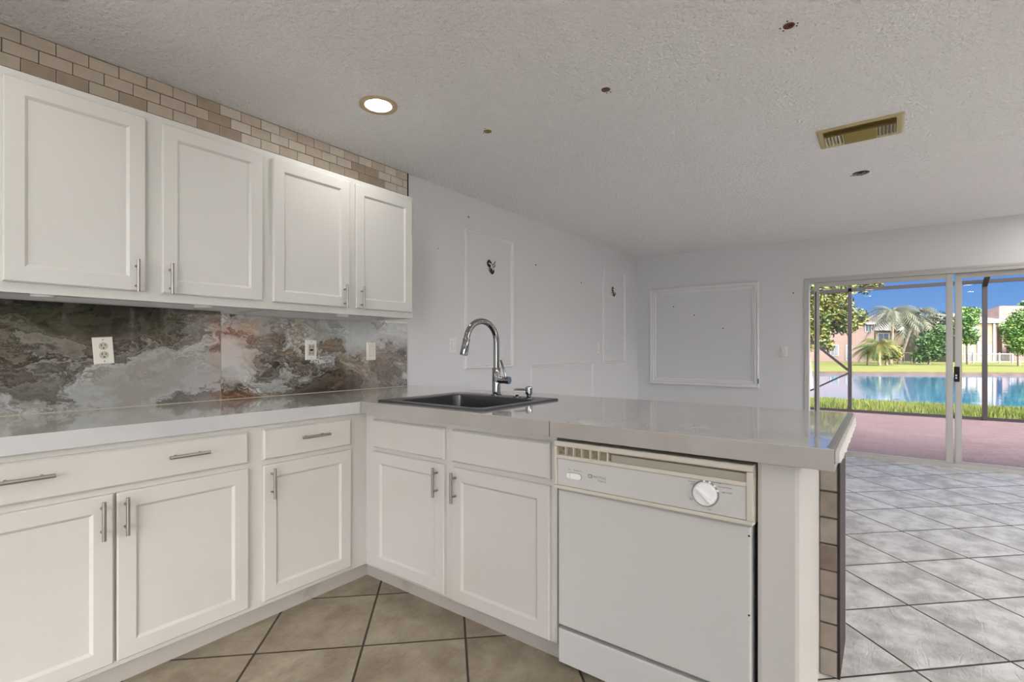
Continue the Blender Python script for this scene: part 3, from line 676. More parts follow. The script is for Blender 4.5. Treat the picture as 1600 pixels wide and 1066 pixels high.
# soap dispenser and hole cap
sdp = thing('soap_dispenser', 'short chrome soap dispenser pump on the sink deck right of the faucet', 'soap dispenser', (2.105, 1.472, CT1 + .0085))
bm = bmesh.new(); lathe(bm, [(.024, 0), (.024, .004), (.020, .007), (.012, .009), (.012, .018), (.0175, .022), (.0185, .050), (.017, .058), (.010, .062), (0, .063)], seg=28); mesh_obj('pump_head', bm, M['chrome'], sdp, smooth=True)
bm = bmesh.new(); q = Vector((-.80, .55, 0)).normalized(); tube(bm, [q * .010 + Vector((0, 0, .046)), q * .072 + Vector((0, 0, .048)), q * .085 + Vector((0, 0, .046))], [.0065, .0055, .003], 12); mesh_obj('nozzle', bm, M['chrome'], sdp, smooth=True)
bm = bmesh.new(); lathe(bm, [(.022, 0), (.022, .004), (.014, .007), (.009, .0075), (.009, .014), (0, .015)], seg=24)
cpn = mesh_obj('hole_cap', bm, M['chrome'], smooth=True); cpn.location = (2.115, 1.555, CT1 + .0085); tag(cpn, 'small round chrome cap on the sink deck between faucet and soap dispenser', 'cap')

# ================================================================ backsplash and tile border
bs = thing('backsplash', 'glossy grey-brown onyx slab backsplash between counter and upper cabinets', 'backsplash', (0, YW, CT1))
pA = boxes('slab', [(-.9, 1.1445, -.010, -.001, .003, .458)], M['onyx1'], bs); pA['label'] = 'darker brown-grey onyx slab'
pB = boxes('slab', [(1.1475, 2.398, -.010, -.001, .003, .446)], M['onyx2'], bs); pB['label'] = 'paler onyx slab with gold veining'
boxes('white_gap_strip', [(2.2, 2.398, -.008, -.001, .447, .459)], M['white'], bs)
boxes('joint', [(1.1445, 1.1475, -.008, -.001, .003, .455)], mat('joint_grey', (.42, .40, .37), .6), bs)
boxes('grout_line', [(-.9, 2.398, -.009, -.001, .0, .003)], mat('pale_grout', (.50, .44, .34), .8), bs)
tb = thing('tile_border', 'three rows of small tumbled beige wall tiles above the upper cabinets', 'tiles', (0, YW, 2.15))
random.seed(11); bm = bmesh.new()
for row in range(4):
    z1 = 2.438 - row * .0545 - .0015; z0 = z1 - .0515
    x = -.9 + (.0525 if row % 2 else 0) + .038
    while x < 2.398:
        a, b = x, min(x + .1028, 2.398)
        if b - a > .012:
            mi = random.choices([0, 1, 2], [.45, .38, .17])[0]
            if row >= 2 and a < 1.2: mi = random.choices([0, 2], [.3, .7])[0]
            elif a < 1.0: mi = 0
            dz = random.uniform(-.0006, .0006)
            box(bm, a, b, -.011 + random.uniform(-.0008, .0008), -.002, z0 - 2.15 + dz, z1 - 2.15 + dz, .0022, mi=mi)
        x += .1055
mesh_obj('tiles', bm, TILE, tb)
boxes('grout_bed', [(-.9, 2.400, -.0065, -.001, .07, .2895)], M['grout'], tb)
boxes('dark_end_line', [(2.400, 2.410, -.010, -.001, .0, .2895)], M['black'], tb)

# ================================================================ outlets and switches
def plate(kind, label, loc, rz=0, scale=1.0, m=None, cat='switch', group=None, tilt=0):
    name = {'outlet': 'duplex_outlet', 'gfci': 'ground_fault_outlet', 'switch': 'light_switch'}[kind]
    t = thing(name, label, cat, loc, rz, group); t.rotation_euler = (0, tilt, rz); t.scale = (scale,) * 3
    m = m or M['plate']
    bm = bmesh.new(); rings_panel(bm, -.036, .036, -.059, .059, [(0, 0), (0, -.003), (.003, -.006)]); mesh_obj('cover_plate', bm, m, t)
    if kind == 'outlet':
        for s in (-1, 1):
            bm = bmesh.new(); lathe(bm, [(.0165, -.005), (.0165, -.0085)], (0, 0, s * .0195), 24, 'y'); so = mesh_obj('socket', bm, M['almond'], t)
            boxes('slot', [(-.008, -.0055, -.0088, -.0080, s * .0195 + .0, s * .0195 + .009), (.0055, .008, -.0088, -.0080, s * .0195 + .0, s * .0195 + .009), (-.0025, .0025, -.0088, -.0080, s * .0195 - .011, s * .0195 - .006)], M['black'], so)
    elif kind == 'gfci':
        bm = bmesh.new(); rings_panel(bm, -.0165, .0165, -.0335, .0335, [(0, -.004), (0, -.008), (.001, -.009)]); so = mesh_obj('socket_face', bm, M['almond'], t)
        boxes('slot', [(-.008, -.005, -.0095, -.0088, .014, .024), (.005, .008, -.0095, -.0088, .014, .024), (-.008, -.005, -.0095, -.0088, -.024, -.014), (.005, .008, -.0095, -.0088, -.024, -.014), (-.010, .010, -.0098, -.0088, -.006, .006), (-.0165, -.0145, -.0095, -.0088, -.033, .033), (.0145, .0165, -.0095, -.0088, -.033, .033)], M['black'], so)
    else:
        bm = bmesh.new(); rings_panel(bm, -.0165, .0165, -.0335, .0335, [(0, -.004), (0, -.0075)]); mesh_obj('rocker_frame', bm, mat('rocker_gap', (.45, .45, .44), .5), t)
        bm = bmesh.new()
        vs = [bm.verts.new(p) for p in [(-.0145, -.0062, -.0315), (.0145, -.0062, -.0315), (.0145, -.0062, .0315), (-.0145, -.0062, .0315), (-.0145, -.0075, -.0315), (.0145, -.0075, -.0315), (.0145, -.0115, .0315), (-.0145, -.0115, .0315)]]
        for f in [(0, 1, 2, 3), (4, 5, 6, 7), (0, 1, 5, 4), (1, 2, 6, 5), (2, 3, 7, 6), (3, 0, 4, 7)]: bm.faces.new([vs[k] for k in f])
        mesh_obj('rocker', bm, m, t)
    for z in (-.047, .047):
        bm = bmesh.new(); lathe(bm, [(.0028, -.0055), (.0028, -.0068)], (0, 0, z), 10, 'y'); mesh_obj('screw', bm, M['dwgrey'] if kind != 'switch' else m, t)
    return t
plate('outlet', 'white double outlet with almond sockets, slightly crooked on the dark onyx slab', (.663, YW - .0105, 1.166), cat='outlet', m=M['platew'], tilt=math.radians(-4))
plate('gfci', 'white outlet with almond safety socket on the pale onyx slab', (1.648, YW - .0105, 1.168), cat='outlet', m=M['platew'])
plate('switch', 'white rocker switch on the onyx backsplash, right end below the cabinet', (2.082, YW - .0105, 1.160), m=M['platew'])
plate('switch', 'white rocker switch on the painted wall between upper cabinet and faucet', (2.875, YW - .001, 1.204))
plate('switch', 'narrow-looking white switch on the side wall left of the farther tall moulding', (5.379, YW - .001, 1.190))
plate('switch', 'white wall switch between the framed wall panel and the sliding glass door', (XF - .001, .946, 1.145), -PI / 2)

# junction holes with wires on the wall
def wires(label, x, z, s, seed):
    random.seed(seed); t = thing('wall_box_opening', label, 'electrical opening', (x, YW, z))
    bm = bmesh.new(); lathe(bm, [(.028 * s, -.0008), (.026 * s, -.004), (0, -.0045)], (-.012 * s, 0, .03 * s), 14, 'y'); lathe(bm, [(.026 * s, -.0008), (.024 * s, -.004), (0, -.0045)], (.022 * s, 0, -.022 * s), 14, 'y'); mesh_obj('box_rim', bm, M['wire'], t)
    bm = bmesh.new()
    for k in range(5):
        pts = []; p = Vector((random.uniform(-.02, .02) * s, -.004, random.uniform(-.02, .03) * s)); a = random.uniform(0, 6)
        for q in range(9):
            pts.append(p.copy()); a += random.uniform(-.9, .9); p += Vector((math.cos(a), -.12 if q < 4 else .1, math.sin(a))) * .0065 * s
        tube(bm, pts, .0035 * s, 6)
    mesh_obj('wires', bm, mat('wire_mix', (.09, .09, .09), .3), t, smooth=True)
    bm = bmesh.new(); tube(bm, [(-.028 * s, -.012, .03 * s), (-.01 * s, -.018, .022 * s), (.01 * s, -.012, 0), (.025 * s, -.01, -.015 * s)], .004 * s, 6); mesh_obj('white_wire', bm, M['white'], t, smooth=True)
wires('black wall opening with loose wires inside the nearer tall moulding frame', 3.348, 1.886, 1.15, 2)
wires('black wall opening with loose wires inside the farther tall moulding frame', 5.80, 1.90, 1.15, 4)

# ================================================================ ceiling fittings
def downlight(x, y, label):
    t = thing('recessed_light', label, 'light', (x, y, HC))
    bm = bmesh.new(); lathe(bm, [(.097, -.0005), (.096, -.007), (.090, -.009), (.067, -.005), (.065, -.0005)], seg=48, capends=False); mesh_obj('trim_ring', bm, M['lampring'], t, smooth=True)
    bm = bmesh.new(); lathe(bm, [(.0672, -.0045), (.0, -.005)], seg=48, capends=False); mesh_obj('lens', bm, M['lens'], t, smooth=False)
    return t
dl = downlight(1.641, 2.100, 'round recessed ceiling light with gold trim ring, switched on above the sink corner')
for i, (x, y) in enumerate([(.15, 1.75), (-1.2, 2.0), (-1.2, .3), (.35, .25), (.2, -1.3), (-1.3, -1.5), (1.9, -.9), (3.1, -1.2), (4.3, -1.4), (5.5, -1.6), (1.9, -2.6), (3.1, -2.6), (4.3, -2.6), (5.5, -2.8), (1.9, -1.75), (3.1, -1.9), (4.3, -2.0), (5.5, -2.2), (2.5, -3.2), (3.7, -3.2), (4.9, -3.2), (6.15, -1.45), (6.15, -2.5)]):  # unseen copies added to brighten the kitchen and living room
    c = copy_tree(dl); c.location = (x, y, HC); c['group'] = 'added ceiling fill lights outside the view'; c['label'] = 'added gold-ringed recessed fill light outside the picture'

# vent register
vt = thing('ceiling_vent', 'tarnished gold three-way air vent on the living room ceiling', 'vent', (3.52, .118, HC))
HX, HY = .150, .2035
bm = bmesh.new()
def vring(a, b, z): return [bm.verts.new(p) for p in [(-a, -b, z), (a, -b, z), (a, b, z), (-a, b, z)]]
rs = [vring(HX, HY, -.0005), vring(HX, HY, -.004), vring(HX - .010, HY - .010, -.012), vring(HX - .032, HY - .032, -.010), vring(HX - .034, HY - .034, -.0005)]
for a, b in zip(rs, rs[1:]):
    for k in range(4): bm.faces.new([a[k], a[(k + 1) % 4], b[(k + 1) % 4], b[k]])
mesh_obj('frame', bm, mat('vent_frame_gold', (.50, .42, .22), .4, .3), vt)
boxes('backing', [(-HX + .034, HX - .034, -HY + .034, HY - .034, -.003, -.001)], mat('vent_dark', (.10, .07, .03), .6), vt)
def slat(x0, x1, y0, y1, dx, dy, m, nm='slat'):
    bm = bmesh.new(); th = .0015
    # a blade leaning by (dx,dy) from top to bottom
    z0, z1 = -.003, -.020
    if x1 - x0 < y1 - y0:   # long in y
        v = [(x0, y0, z0), (x0 + th, y0, z0), (x0 + th + dx, y0, z1), (x0 + dx, y0, z1), (x0, y1, z0), (x0 + th, y1, z0), (x0 + th + dx, y1, z1), (x0 + dx, y1, z1)]
    else:
        v = [(x0, y0, z0), (x0, y0 + th, z0), (x0, y0 + th + dy, z1), (x0, y0 + dy, z1), (x1, y0, z0), (x1, y0 + th, z0), (x1, y0 + th + dy, z1), (x1, y0 + dy, z1)]
    vs = [bm.verts.new(p) for p in v]
    for f in [(0, 1, 2, 3), (4, 5, 6, 7), (0, 1, 5, 4), (1, 2, 6, 5), (2, 3, 7, 6), (3, 0, 4, 7)]: bm.faces.new([vs[k] for k in f])
    mesh_obj(nm, bm, m, vt)
xi, yi = HX - .036, HY - .036
xm = -xi + .052
for k in range(5):
    slat(xm, xi, yi - .012 - k * .0165, yi - .0115 - k * .0165, 0, .010, M['ventl'])
    slat(xm, xi, -yi + .010 + k * .0165, -yi + .0105 + k * .0165, 0, -.010, M['ventl'])
for k in range(8):
    slat(xm + .004 + k * .0215, xm + .0055 + k * .0215, -yi + .088, yi - .090, .020, 0, M['vent'])
for k in range(3):
    slat(-xi + .002 + k * .017, -xi + .0035 + k * .017, -yi, yi, -.014, 0, M['vent'])
for q in ((-yi + .084, -yi + .0865), (yi - .0885, yi - .086)): boxes('divider', [(xm, xi, q[0], q[1], -.020, -.002)], M['ventl'], vt)
boxes('divider', [(xm - .0025, xm, -yi, yi, -.021, -.002)], M['vent'], vt)

def hole(label, x, y, r_, m, seed, bits=4):
    random.seed(seed); t = thing('ceiling_box', label, 'electrical box', (x, y, HC))
    bm = bmesh.new(); lathe(bm, [(r_ * 1.04, -.0006), (r_ * .98, -.003), (r_ * .8, -.0035), (r_ * .78, -.0012), (0, -.0012)], seg=24, capends=False); mesh_obj('box_rim', bm, m, t, smooth=False)
    bm = bmesh.new(); box(bm, -r_ * .25, r_ * .3, -r_ * .7, r_ * .1, -.010, -.001, .002); mesh_obj('bracket', bm, m, t)
    for k in range(bits):
        a = random.uniform(0, 6.28); bm = bmesh.new(); lathe(bm, [(.0035, -.0005), (.003, -.002), (0, -.002)], (math.cos(a) * r_ * 1.7, math.sin(a) * r_ * 1.5, 0), 8); mesh_obj('screw_hole', bm, M['wire'], t)
hole('rusty open ceiling box nearest the camera, top of the picture', 2.205, .300, .020, M['rust'], 1, 5)
hole('rusty open ceiling box left of the air vent, middle of three in a row', 2.21, 1.088, .021, mat('rust_grey', (.15, .08, .06), .5), 2, 3)
hole('small brass-coloured open ceiling box nearest the recessed light', 2.22, 1.845, .023, M['vent'], 3, 2)
hole('black open ceiling box with wires, beyond the air vent', 4.355, .137, .050, M['wire'], 4, 0)
bm = bmesh.new(); random.seed(8)
for k in range(5):
    p = Vector((random.uniform(-.03, .03), random.uniform(-.05, .05), -.003)); tube(bm, [p, p + Vector((.01, random.uniform(-.03, .03), -.012)), p + Vector((.02, random.uniform(-.04, .04), -.004))], .003, 6)
mesh_obj('wires', bm, mat('wire_grey', (.35, .35, .37), .4), [o for o in C.objects if o.name.startswith('ceiling_box') and o.parent is None][-1], smooth=True)

# ================================================================ outdoors
exec_rng = random.Random(42)
FW = Vector((math.cos(TH), math.sin(TH), 0)); RT = Vector((math.sin(TH), -math.cos(TH), 0))
struct('patio', [(XF + .15, 11.62, -9, 5, -.14, -.02)], M['paver'])
# lawn bank down to the pond
bm = bmesh.new()
ny = 40; prof = [(11.62, -.03), (13, -.08), (16, -.28), (19, -.50), (21.5, -.68), (23.0, -.85)]
rows = []
for x, z in prof: rows.append([bm.verts.new((x + .35 * mnoise.noise(Vector((x * .3, j * .35, 0))) * (x > 12), -22 + j * 1.0, z)) for j in range(ny + 1)])
for a, b in zip(rows, rows[1:]):
    for j in range(ny): bm.faces.new([a[j], a[j + 1], b[j + 1], b[j]])
tag(mesh_obj('near_bank', bm, M['bank'], smooth=True), kind='structure')
bm = bmesh.new(); rg = random.Random(7)
for i in range(26000):
    x = 11.7 + rg.random() ** 1.5 * 11.0; y = rg.uniform(-6.5, 4.5)
    z = -.03
    for (xa, za), (xb, zb) in zip(prof, prof[1:]):
        if xa <= x <= xb: z = za + (zb - za) * (x - xa) / (xb - xa)
    h = rg.uniform(.05, .16) * (1.1 if x > 20 else 1); a = rg.uniform(0, PI); dx, dy = math.cos(a) * .012, math.sin(a) * .012
    lx, ly = rg.uniform(-.05, .05), rg.uniform(-.05, .05)
    bm.faces.new([bm.verts.new((x - dx, y - dy, z - .03)), bm.verts.new((x + dx, y + dy, z - .03)), bm.verts.new((x + lx, y + ly, z + h))])
tag(mesh_obj('bank_grass', bm, M['blade'], recalc=False), 'tufted green grass on the near bank of the pond, beyond the pavers', 'grass', kind='stuff')
bm = bmesh.new(); v = [bm.verts.new(p) for p in [(21, -40, -.75), (60, -60, -.75), (60, 40, -.75), (21, 40, -.75)]]; bm.faces.new(v)
tag(mesh_obj('pond', bm, M['water']), 'calm blue pond behind the patio, reflecting the sky and houses', 'pond', kind='stuff')
# far lawn: shore line from (46,4) towards (52.4,-8.2)
sh0 = Vector((46, 4, 0)); shd = (Vector((52.4, -8.2, 0)) - sh0).normalized(); nrm = Vector((-shd.y, shd.x, 0))
if nrm.x < 0: nrm = -nrm
bm = bmesh.new(); rows = []
for dd, z in [(-.6, -.95), (-.2, -.72), (.5, -.55), (8, -.50), (90, -.45)]:
    rows.append([bm.verts.new(sh0 + shd * (-60 + j * 4) + nrm * (dd + .35 * mnoise.noise(Vector((j * .7, dd, 2)))) + Vector((0, 0, z))) for j in range(41)])
for i, (a, b) in enumerate(zip(rows, rows[1:])):
    for j in range(40): f = bm.faces.new([a[j], a[j + 1], b[j + 1], b[j]]); f.material_index = 0 if i < 2 else 1
tag(mesh_obj('far_lawn', bm, [M['mud'], M['grass']]), kind='structure')

# screen enclosure
XS = 11.45
se = thing('screen_enclosure', 'dark bronze aluminium frame of the patio screen enclosure beside the pond', 'screen enclosure', (XS, 0, -.02))
def bar(name, p, q, wd=.05, m=None, par=se):
    bm = bmesh.new(); p, q = Vector(p), Vector(q); d = (q - p).normalized(); s = d.cross(Vector((1, 0, 0))).normalized() * wd / 2
    if s.length < 1e-6: s = Vector((0, wd / 2, 0))
    k = d.cross(s).normalized() * wd / 2; A = [bm.verts.new(p + a * s + b * k) for a, b in ((-1, -1), (1, -1), (1, 1), (-1, 1))]; B = [bm.verts.new(q + a * s + b * k) for a, b in ((-1, -1), (1, -1), (1, 1), (-1, 1))]
    bm.faces.new(A[::-1]); bm.faces.new(B)
    for i in range(4): bm.faces.new([A[i], A[(i + 1) % 4], B[(i + 1) % 4], B[i]])
    return mesh_obj(name, bm, m or M['bronze'], par)
for y in (2.41, .532, -1.346, -3.22): bar('post', (0, y, 0), (0, y, 2.30), .062)
for y in (2.41, -1.346, -3.22): bar('roof_beam', (0, y, 2.27), (-1.5, y - .0, 2.95), .06)
bar('post', (0, .532, 2.30), (0, .532, 2.46), .062)
bar('top_beam', (0, 4.3, 2.305), (0, -4.9, 2.36), .062)
bar('roof_beam', (-1.5, 4.3, 2.95), (-1.5, -4.9, 2.95), .05)
bar('bottom_rail', (0, 4.3, .03), (0, -4.9, .03), .045)
bar('brace', (0, .56, .80), (0, 1.9, 2.05), .045); bar('brace', (0, .56, .74), (0, 1.75, .05), .03)
bm = bmesh.new(); tube(bm, [(-.2, -1.35, 2.52), (-.3, -1.55, 2.50), (-.3, -1.9, 2.46), (-.3, -2.6, 2.44), (-.3, -3.2, 2.5)], .008, 6); mesh_obj('cable', bm, M['bronze'], se, smooth=True)

# vegetation
def leaves(name, blobs, n, size, m, parent, seed, squash=1):
    rg = random.Random(seed); bm = bmesh.new(); tot = sum(b[3] ** 2 for b in blobs)
    for (cx, cy, cz, r_) in blobs:
        for _ in range(int(n * r_ ** 2 / tot)):
            v = Vector((rg.gauss(0, 1), rg.gauss(0, 1), rg.gauss(0, 1))).normalized() * (r_ * rg.uniform(.45, 1.05))
            v.z *= squash; p = Vector((cx, cy, cz)) + v
            a = Vector((rg.gauss(0, 1), rg.gauss(0, 1), rg.gauss(0, 1))).normalized(); b = a.orthogonal().normalized(); s = size * rg.uniform(.6, 1.3)
            vs = [bm.verts.new(p + a * s), bm.verts.new(p + b * s * .45), bm.verts.new(p - a * s), bm.verts.new(p - b * s * .45)]
            bm.faces.new(vs)
    return mesh_obj(name, bm, m, parent, recalc=False)
def at(u, d, z=0):          # ground point at picture column u and depth d
    return FW * d + RT * ((u - CXP) / F_PX * d) + Vector((0, 0, z))
def zz(v, d): return CAMZ + (CYP - v) / F_PX * d
# near tree leaning in from the left
p = at(1262, 21.5, -.55); t = thing('tree', 'olive-green leafy tree with yellowing leaves, hanging in from the left of the door', 'tree', p)
bm = bmesh.new(); tube(bm, [(0, 0, 0), (.1, .1, 1.6), (-.1, .2, 3.0), (.3, -.3, 4.4)], [.22, .18, .14, .06], 10)
tube(bm, [(-.05, .15, 2.6), (.5, -.8, 3.6), (1.0, -1.6, 4.2)], [.08, .05, .02], 8); mesh_obj('trunk', bm, M['bark'], t, smooth=True)
def loc_(u, v, d): q = at(u, d) - p; q.z = zz(v, d) + .55; return q
bl = [(*loc_(1290, 455, 21), .75), (*loc_(1312, 480, 21.5), .62), (*loc_(1295, 500, 22), .75), (*loc_(1322, 505, 21.6), .50), (*loc_(1340, 497, 22), .42), (*loc_(1282, 525, 21), .42), (*loc_(1292, 540, 21.4), .30), (*loc_(1320, 448, 22), .5), (*loc_(1352, 442, 22.4), .5), (*loc_(1368, 440, 22.5), .34), (*loc_(1265, 480, 21), 1.0), (*loc_(1262, 520, 21), .8)]
leaves('foliage', bl, 9000, .085, M['leaf_near'], t, 1)

def palm(u, d, vtop, label, seed, fr=22, L=2.3, lean=(0, 0), m=None, tr=.16):
    base = at(u, d, -.47); t = thing('palm_tree', label, 'palm tree', base)
    h = zz(vtop, d) + .47; rg = random.Random(seed); top = Vector((lean[0], lean[1], h))
    bm = bmesh.new(); tube(bm, [(0, 0, 0), top * .35 + Vector((0, 0, 0)), top * .7, top], [tr * 1.3, tr, tr, tr * .9], 10); mesh_obj('trunk', bm, M['bark'], t, smooth=True)
    bm = bmesh.new()
    for k in range(fr):
        az = 2 * PI * k / fr + rg.uniform(-.2, .2); el = rg.uniform(-.35, 1.1); pr = top.copy(); d0 = Vector((math.cos(az), math.sin(az), 0)); sg = 9; pts = []
        for q in range(sg + 1):
            s = q / sg; pts.append(top + d0 * (L * s * math.cos(el * .7)) + Vector((0, 0, L * (s * math.sin(el) - .75 * s * s))))
        for q in range(sg):
            a, b = pts[q], pts[q + 1]; side = d0.cross(Vector((0, 0, 1))); ln = L * .28 * math.sin(PI * min(1, (q + 1.2) / (sg + 1)))
            for s in (-1, 1):
                for hh in (0, .5):
                    o_ = a.lerp(b, hh); tip = o_ + side * s * ln + (b - a) * .8 + Vector((0, 0, -ln * .5))
                    bm.faces.new([bm.verts.new(o_), bm.verts.new(o_ + (b - a) * .3), bm.verts.new(tip)])
    mesh_obj('fronds', bm, m or M['leaf_grey'], t, recalc=False)
palm(1392, 57, 486, 'grey-green palm tree in the middle of the far lawn, left trunk', 1, 30, 3.0, (.6, -.2))
palm(1404, 59, 491, 'grey-green palm tree with leaning trunk, right of the upright palm', 2, 30, 2.8, (1.0, -1.6))
palm(1430, 60, 505, 'shorter palm tree beside the big round shrub on the far lawn', 3, 26, 2.6, (.2, -.2))
palm(1374, 52, 536, 'low bushy palm with yellow fronds on the far lawn', 4, 30, 2.1, (.0, 0), M['leaf_yel'], .12)
palm(1356, 54, 543, 'small low palm left of the yellow-fronded palm', 5, 24, 1.8, (.0, 0), M['leaf_mid'], .1)
def bush(name, u, d, label, blobs, n, size, m, seed, cat='shrub', trunk=True):
    base = at(u, d, -.47); t = thing(name, label, cat, base)
    bl = []
    for (uu, vv, r_) in blobs: q = at(uu, d) - base; q.z = zz(vv, d) + .47; bl.append((*q, r_))
    leaves('foliage', bl, n, size, m, t, seed)
    if trunk:
        top = Vector(bl[0][:3]); bm = bmesh.new(); tube(bm, [(0, 0, 0), (top.x * .3, top.y * .3, top.z * .5), tuple(top)], [.14, .10, .05], 8); mesh_obj('trunk', bm, M['bark'], t, smooth=True)
bush('shrub', 1452, 55, 'big rounded dark green shrub on the far lawn left of the door stiles', [(1450, 550, 1.15), (1436, 556, .8), (1468, 546, 1.0), (1458, 530, 1.0), (1440, 535, .7), (1472, 520, .9)], 2600, .17, M['leaf_dark'], 21)
bush('tree', 1450, 63, 'loose grey-green tree rising behind the big rounded shrub', [(1452, 508, 1.6), (1438, 515, 1.3), (1468, 504, 1.4), (1476, 516, 1.3)], 2200, .2, M['leaf_grey'], 22, 'tree')
bush('shrub', 1385, 53, 'wide low yellow-green shrub under the palms', [(1385, 553, .75), (1372, 556, .6), (1398, 552, .8), (1363, 553, .5)], 1500, .14, M['leaf_yel'], 23)
bush('tree', 1512, 56, 'slender green tree just right of the door stiles', [(1508, 500, 1.1), (1517, 523, .9), (1504, 512, 1.0), (1520, 499, .8), (1521, 533, .5), (1508, 530, .7)], 2400, .15, M['leaf_mid'], 24, 'tree')
bush('tree', 1592, 50, 'bright green round tree at the right picture edge', [(1590, 508, 1.15), (1577, 514, .9), (1602, 502, 1.4), (1600, 527, 1.1), (1586, 531, .8), (1618, 515, 1.6), (1612, 538, .9), (1590, 543, .8), (1578, 532, .7), (1600, 545, .8)], 5200, .15, M['leaf_mid'], 25, 'tree')
bush('tree', 1515, 86, 'distant green tree above the low roof, between stiles and post', [(1512, 490, 1.2), (1520, 492, 1.3), (1530, 495, 1.2), (1505, 488, 1.0)], 1500, .25, M['leaf_mid'], 26, 'tree')
bush('tree', 1552, 92, 'distant green treetops right of the screen post', [(1548, 492, 1.0), (1558, 494, 1.1), (1568, 490, .9), (1602, 480, 1.1)], 1200, .25, M['leaf_mid'], 27, 'tree')

# houses: local x to the right, local y away, real depth
def house(label, u, d, g=-.47):
    t = thing('house', label, 'house', at(u, d, g)); t.rotation_euler = (0, 0, TH - PI / 2); return t
def hip(parent, x0, x1, y0, y1, z0, z1, m, ov=.5, name='roof'):
    bm = bmesh.new(); x0 -= ov; x1 += ov; y0 -= ov; y1 += ov; ry = (y1 - y0) / 2; a = min(ry, (x1 - x0) / 2 * .98)
    b = [bm.verts.new(p) for p in [(x0, y0, z0), (x1, y0, z0), (x1, y1, z0), (x0, y1, z0)]]; c = [bm.verts.new(p) for p in [(x0, y0, z0 + .22), (x1, y0, z0 + .22), (x1, y1, z0 + .22), (x0, y1, z0 + .22)]]
    r1, r2_ = bm.verts.new((x0 + a, (y0 + y1) / 2, z1)), bm.verts.new((x1 - a, (y0 + y1) / 2, z1))
    bm.faces.new(b)
    for k in range(4): f = bm.faces.new([b[k], b[(k + 1) % 4], c[(k + 1) % 4], c[k]]); f.material_index = 1
    for f in [(c[0], c[1], r2_, r1), (c[1], c[2], r2_), (c[2], c[3], r1, r2_), (c[3], c[0], r1)]: bm.faces.new(f)
    return mesh_obj(name, bm, [m, M['hwhite']], parent)
def hwin(parent, x0, x1, z0, z1, y=0, name='window', div=2):
    f = boxes(name, [(x0 - .1, x1 + .1, y - .06, y + .02, z0 - .1, z1 + .1)], M['hwhite'], parent)
    boxes('pane', [(x0 + (x1 - x0) * k / div + .04, x0 + (x1 - x0) * (k + 1) / div - .04, y - .08, y - .055, z0, z1) for k in range(div)], M['hglass'], f)
S = lambda px, d: px * d / F_PX
# left pink house
d = 68; h = house('pale pink two-storey house with grey roof behind the near tree, far left', 1318, d)
boxes('wall', [(-7, S(48, d), 0, 9, 0, 5.1)], M['pinkw'], h); hip(h, -7, S(48, d), 0, 9, 5.1, 6.9, M['roofp'])
hwin(h, S(34, d), S(43, d), S(41, d) + .6, S(54, d) + .4, 0); hwin(h, S(-20, d), S(-9, d), .9, 2.2, 0); hwin(h, S(4, d), S(12, d), .3, 2.2, 0, 'patio_door')
# middle cream house with wide grey roof
d = 79; h = house('cream house with a wide grey hip roof behind the palm trees', 1368, d)
boxes('wall', [(0, S(118, d), 0, 10, 0, 4.7)], M['creamw'], h); hip(h, 0, S(118, d), 0, 10, 4.7, 8.1, M['roofg'], .7)
boxes('wall', [(S(30, d), S(88, d), -2.4, 0, 0, 2.4)], M['pinkw'], h)
hwin(h, S(4, d), S(20, d), 3.0, 4.2, 0); hwin(h, S(60, d), S(74, d), 2.9, 4.1, 0)
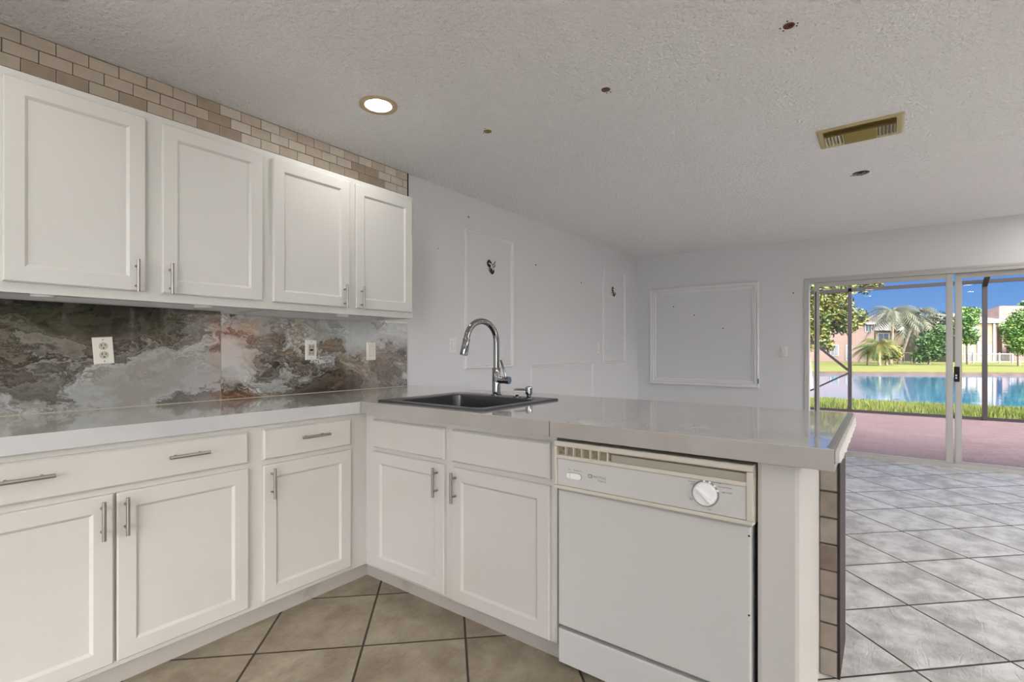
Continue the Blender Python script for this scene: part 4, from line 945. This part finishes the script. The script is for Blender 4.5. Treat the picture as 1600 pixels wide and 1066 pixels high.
# right cream house
d = 66; h = house('cream two-storey house with sliding door and window, right of the door stiles', 1496, d)
boxes('wall', [(0, S(56, d), 0, 9, 0, 5.2)], M['creamw'], h); boxes('wall', [(S(56, d), S(80, d), 1.6, 9, 0, 5.2)], M['rose'], h)  # rose part stands in shadow, and the shadow is put into its colour
hip(h, S(-6, d), S(80, d), 0, 9.5, 5.2, 6.9, M['roofg'], .5)
boxes('corner_trim', [(S(54.5, d), S(58, d), -.12, .3, 0, 5.2), (S(30, d), S(33, d), -.1, .1, 0, 3.2)], M['hwhite'], h)
boxes('ledge', [(S(2, d), S(33, d), -.3, 0, 3.55, 3.8), (S(0, d), S(56, d), -.06, 0, 2.95, 3.05)], M['hwhite'], h)
hwin(h, S(14, d), S(30, d), 3.95, 4.9, 0, 'window', 3)
hwin(h, S(11, d), S(23.5, d), .1, 2.0, 0, 'patio_door'); hwin(h, S(32, d), S(52, d), .85, 2.2, 0)
# far right pink house
d = 74; h = house('pink house with a pinkish tile roof at the far right, behind the bright round tree', 1566, d)
boxes('wall', [(0, 12, 0, 9, 0, 5.0)], M['pinkw'], h); hip(h, -.8, 12.5, -.3, 9.3, 5.0, 8.6, M['roofp'], .8)
hwin(h, S(12, d), S(24, d), 2.6, 3.6, 0); boxes('planter_wall', [(S(-4, d), 10, -1.5, -1.0, 0, 2.3)], M['rose'], h)
# fences
d = 61; t = thing('fence', 'white metal picket fence along the right side of the far lawn', 'fence', at(1494, d, -.47)); t.rotation_euler = (0, 0, TH - PI / 2)
boxes('rail', [(0, 11, -.03, .03, 1.10, 1.18), (0, 11, -.03, .03, .12, .20)], M['fencew'], t)
for k in range(7): boxes('post', [(.4 + k * 1.6, .54 + k * 1.6, -.07, .07, 0, 1.3)], M['fencew'], t)
boxes('pickets', [(k * .16, k * .16 + .025, -.015, .015, .15, 1.15) for k in range(68)], M['fencew'], t)
d = 63; t = thing('fence', 'dark slim metal fence left of the big rounded shrub', 'fence', at(1408, d, -.47)); t.rotation_euler = (0, 0, TH - PI / 2)
boxes('rail', [(0, 3.6, -.03, .03, 1.25, 1.31)], M['fenced'], t)
for k in range(4): boxes('post', [(.3 + k * 1.0, .38 + k * 1.0, -.04, .04, 0, 1.35)], M['fenced'], t)
boxes('pickets', [(k * .16, k * .16 + .015, -.01, .01, .1, 1.25) for k in range(22)], M['fenced'], t)
# unseen side yard: pale ground added to bounce daylight in, hedge to block glow
struct('ground', [(-16, 6.7, -14, YR - .15, -.2, -.06), (-16, XB - .15, YR - .15, 8, -.2, -.06)], two('side_yard', (.55, .52, .47), (.62, .59, .53), 1))
t = thing('glow_block_hedge', 'dark hedge added outside the living room windows to block low sky glow', 'hedge', (-4, -8.4, -.06))
boxes('hedge_body', [(0, 22, 0, .9, 0, 2.75)], M['leaf_dark'], t)
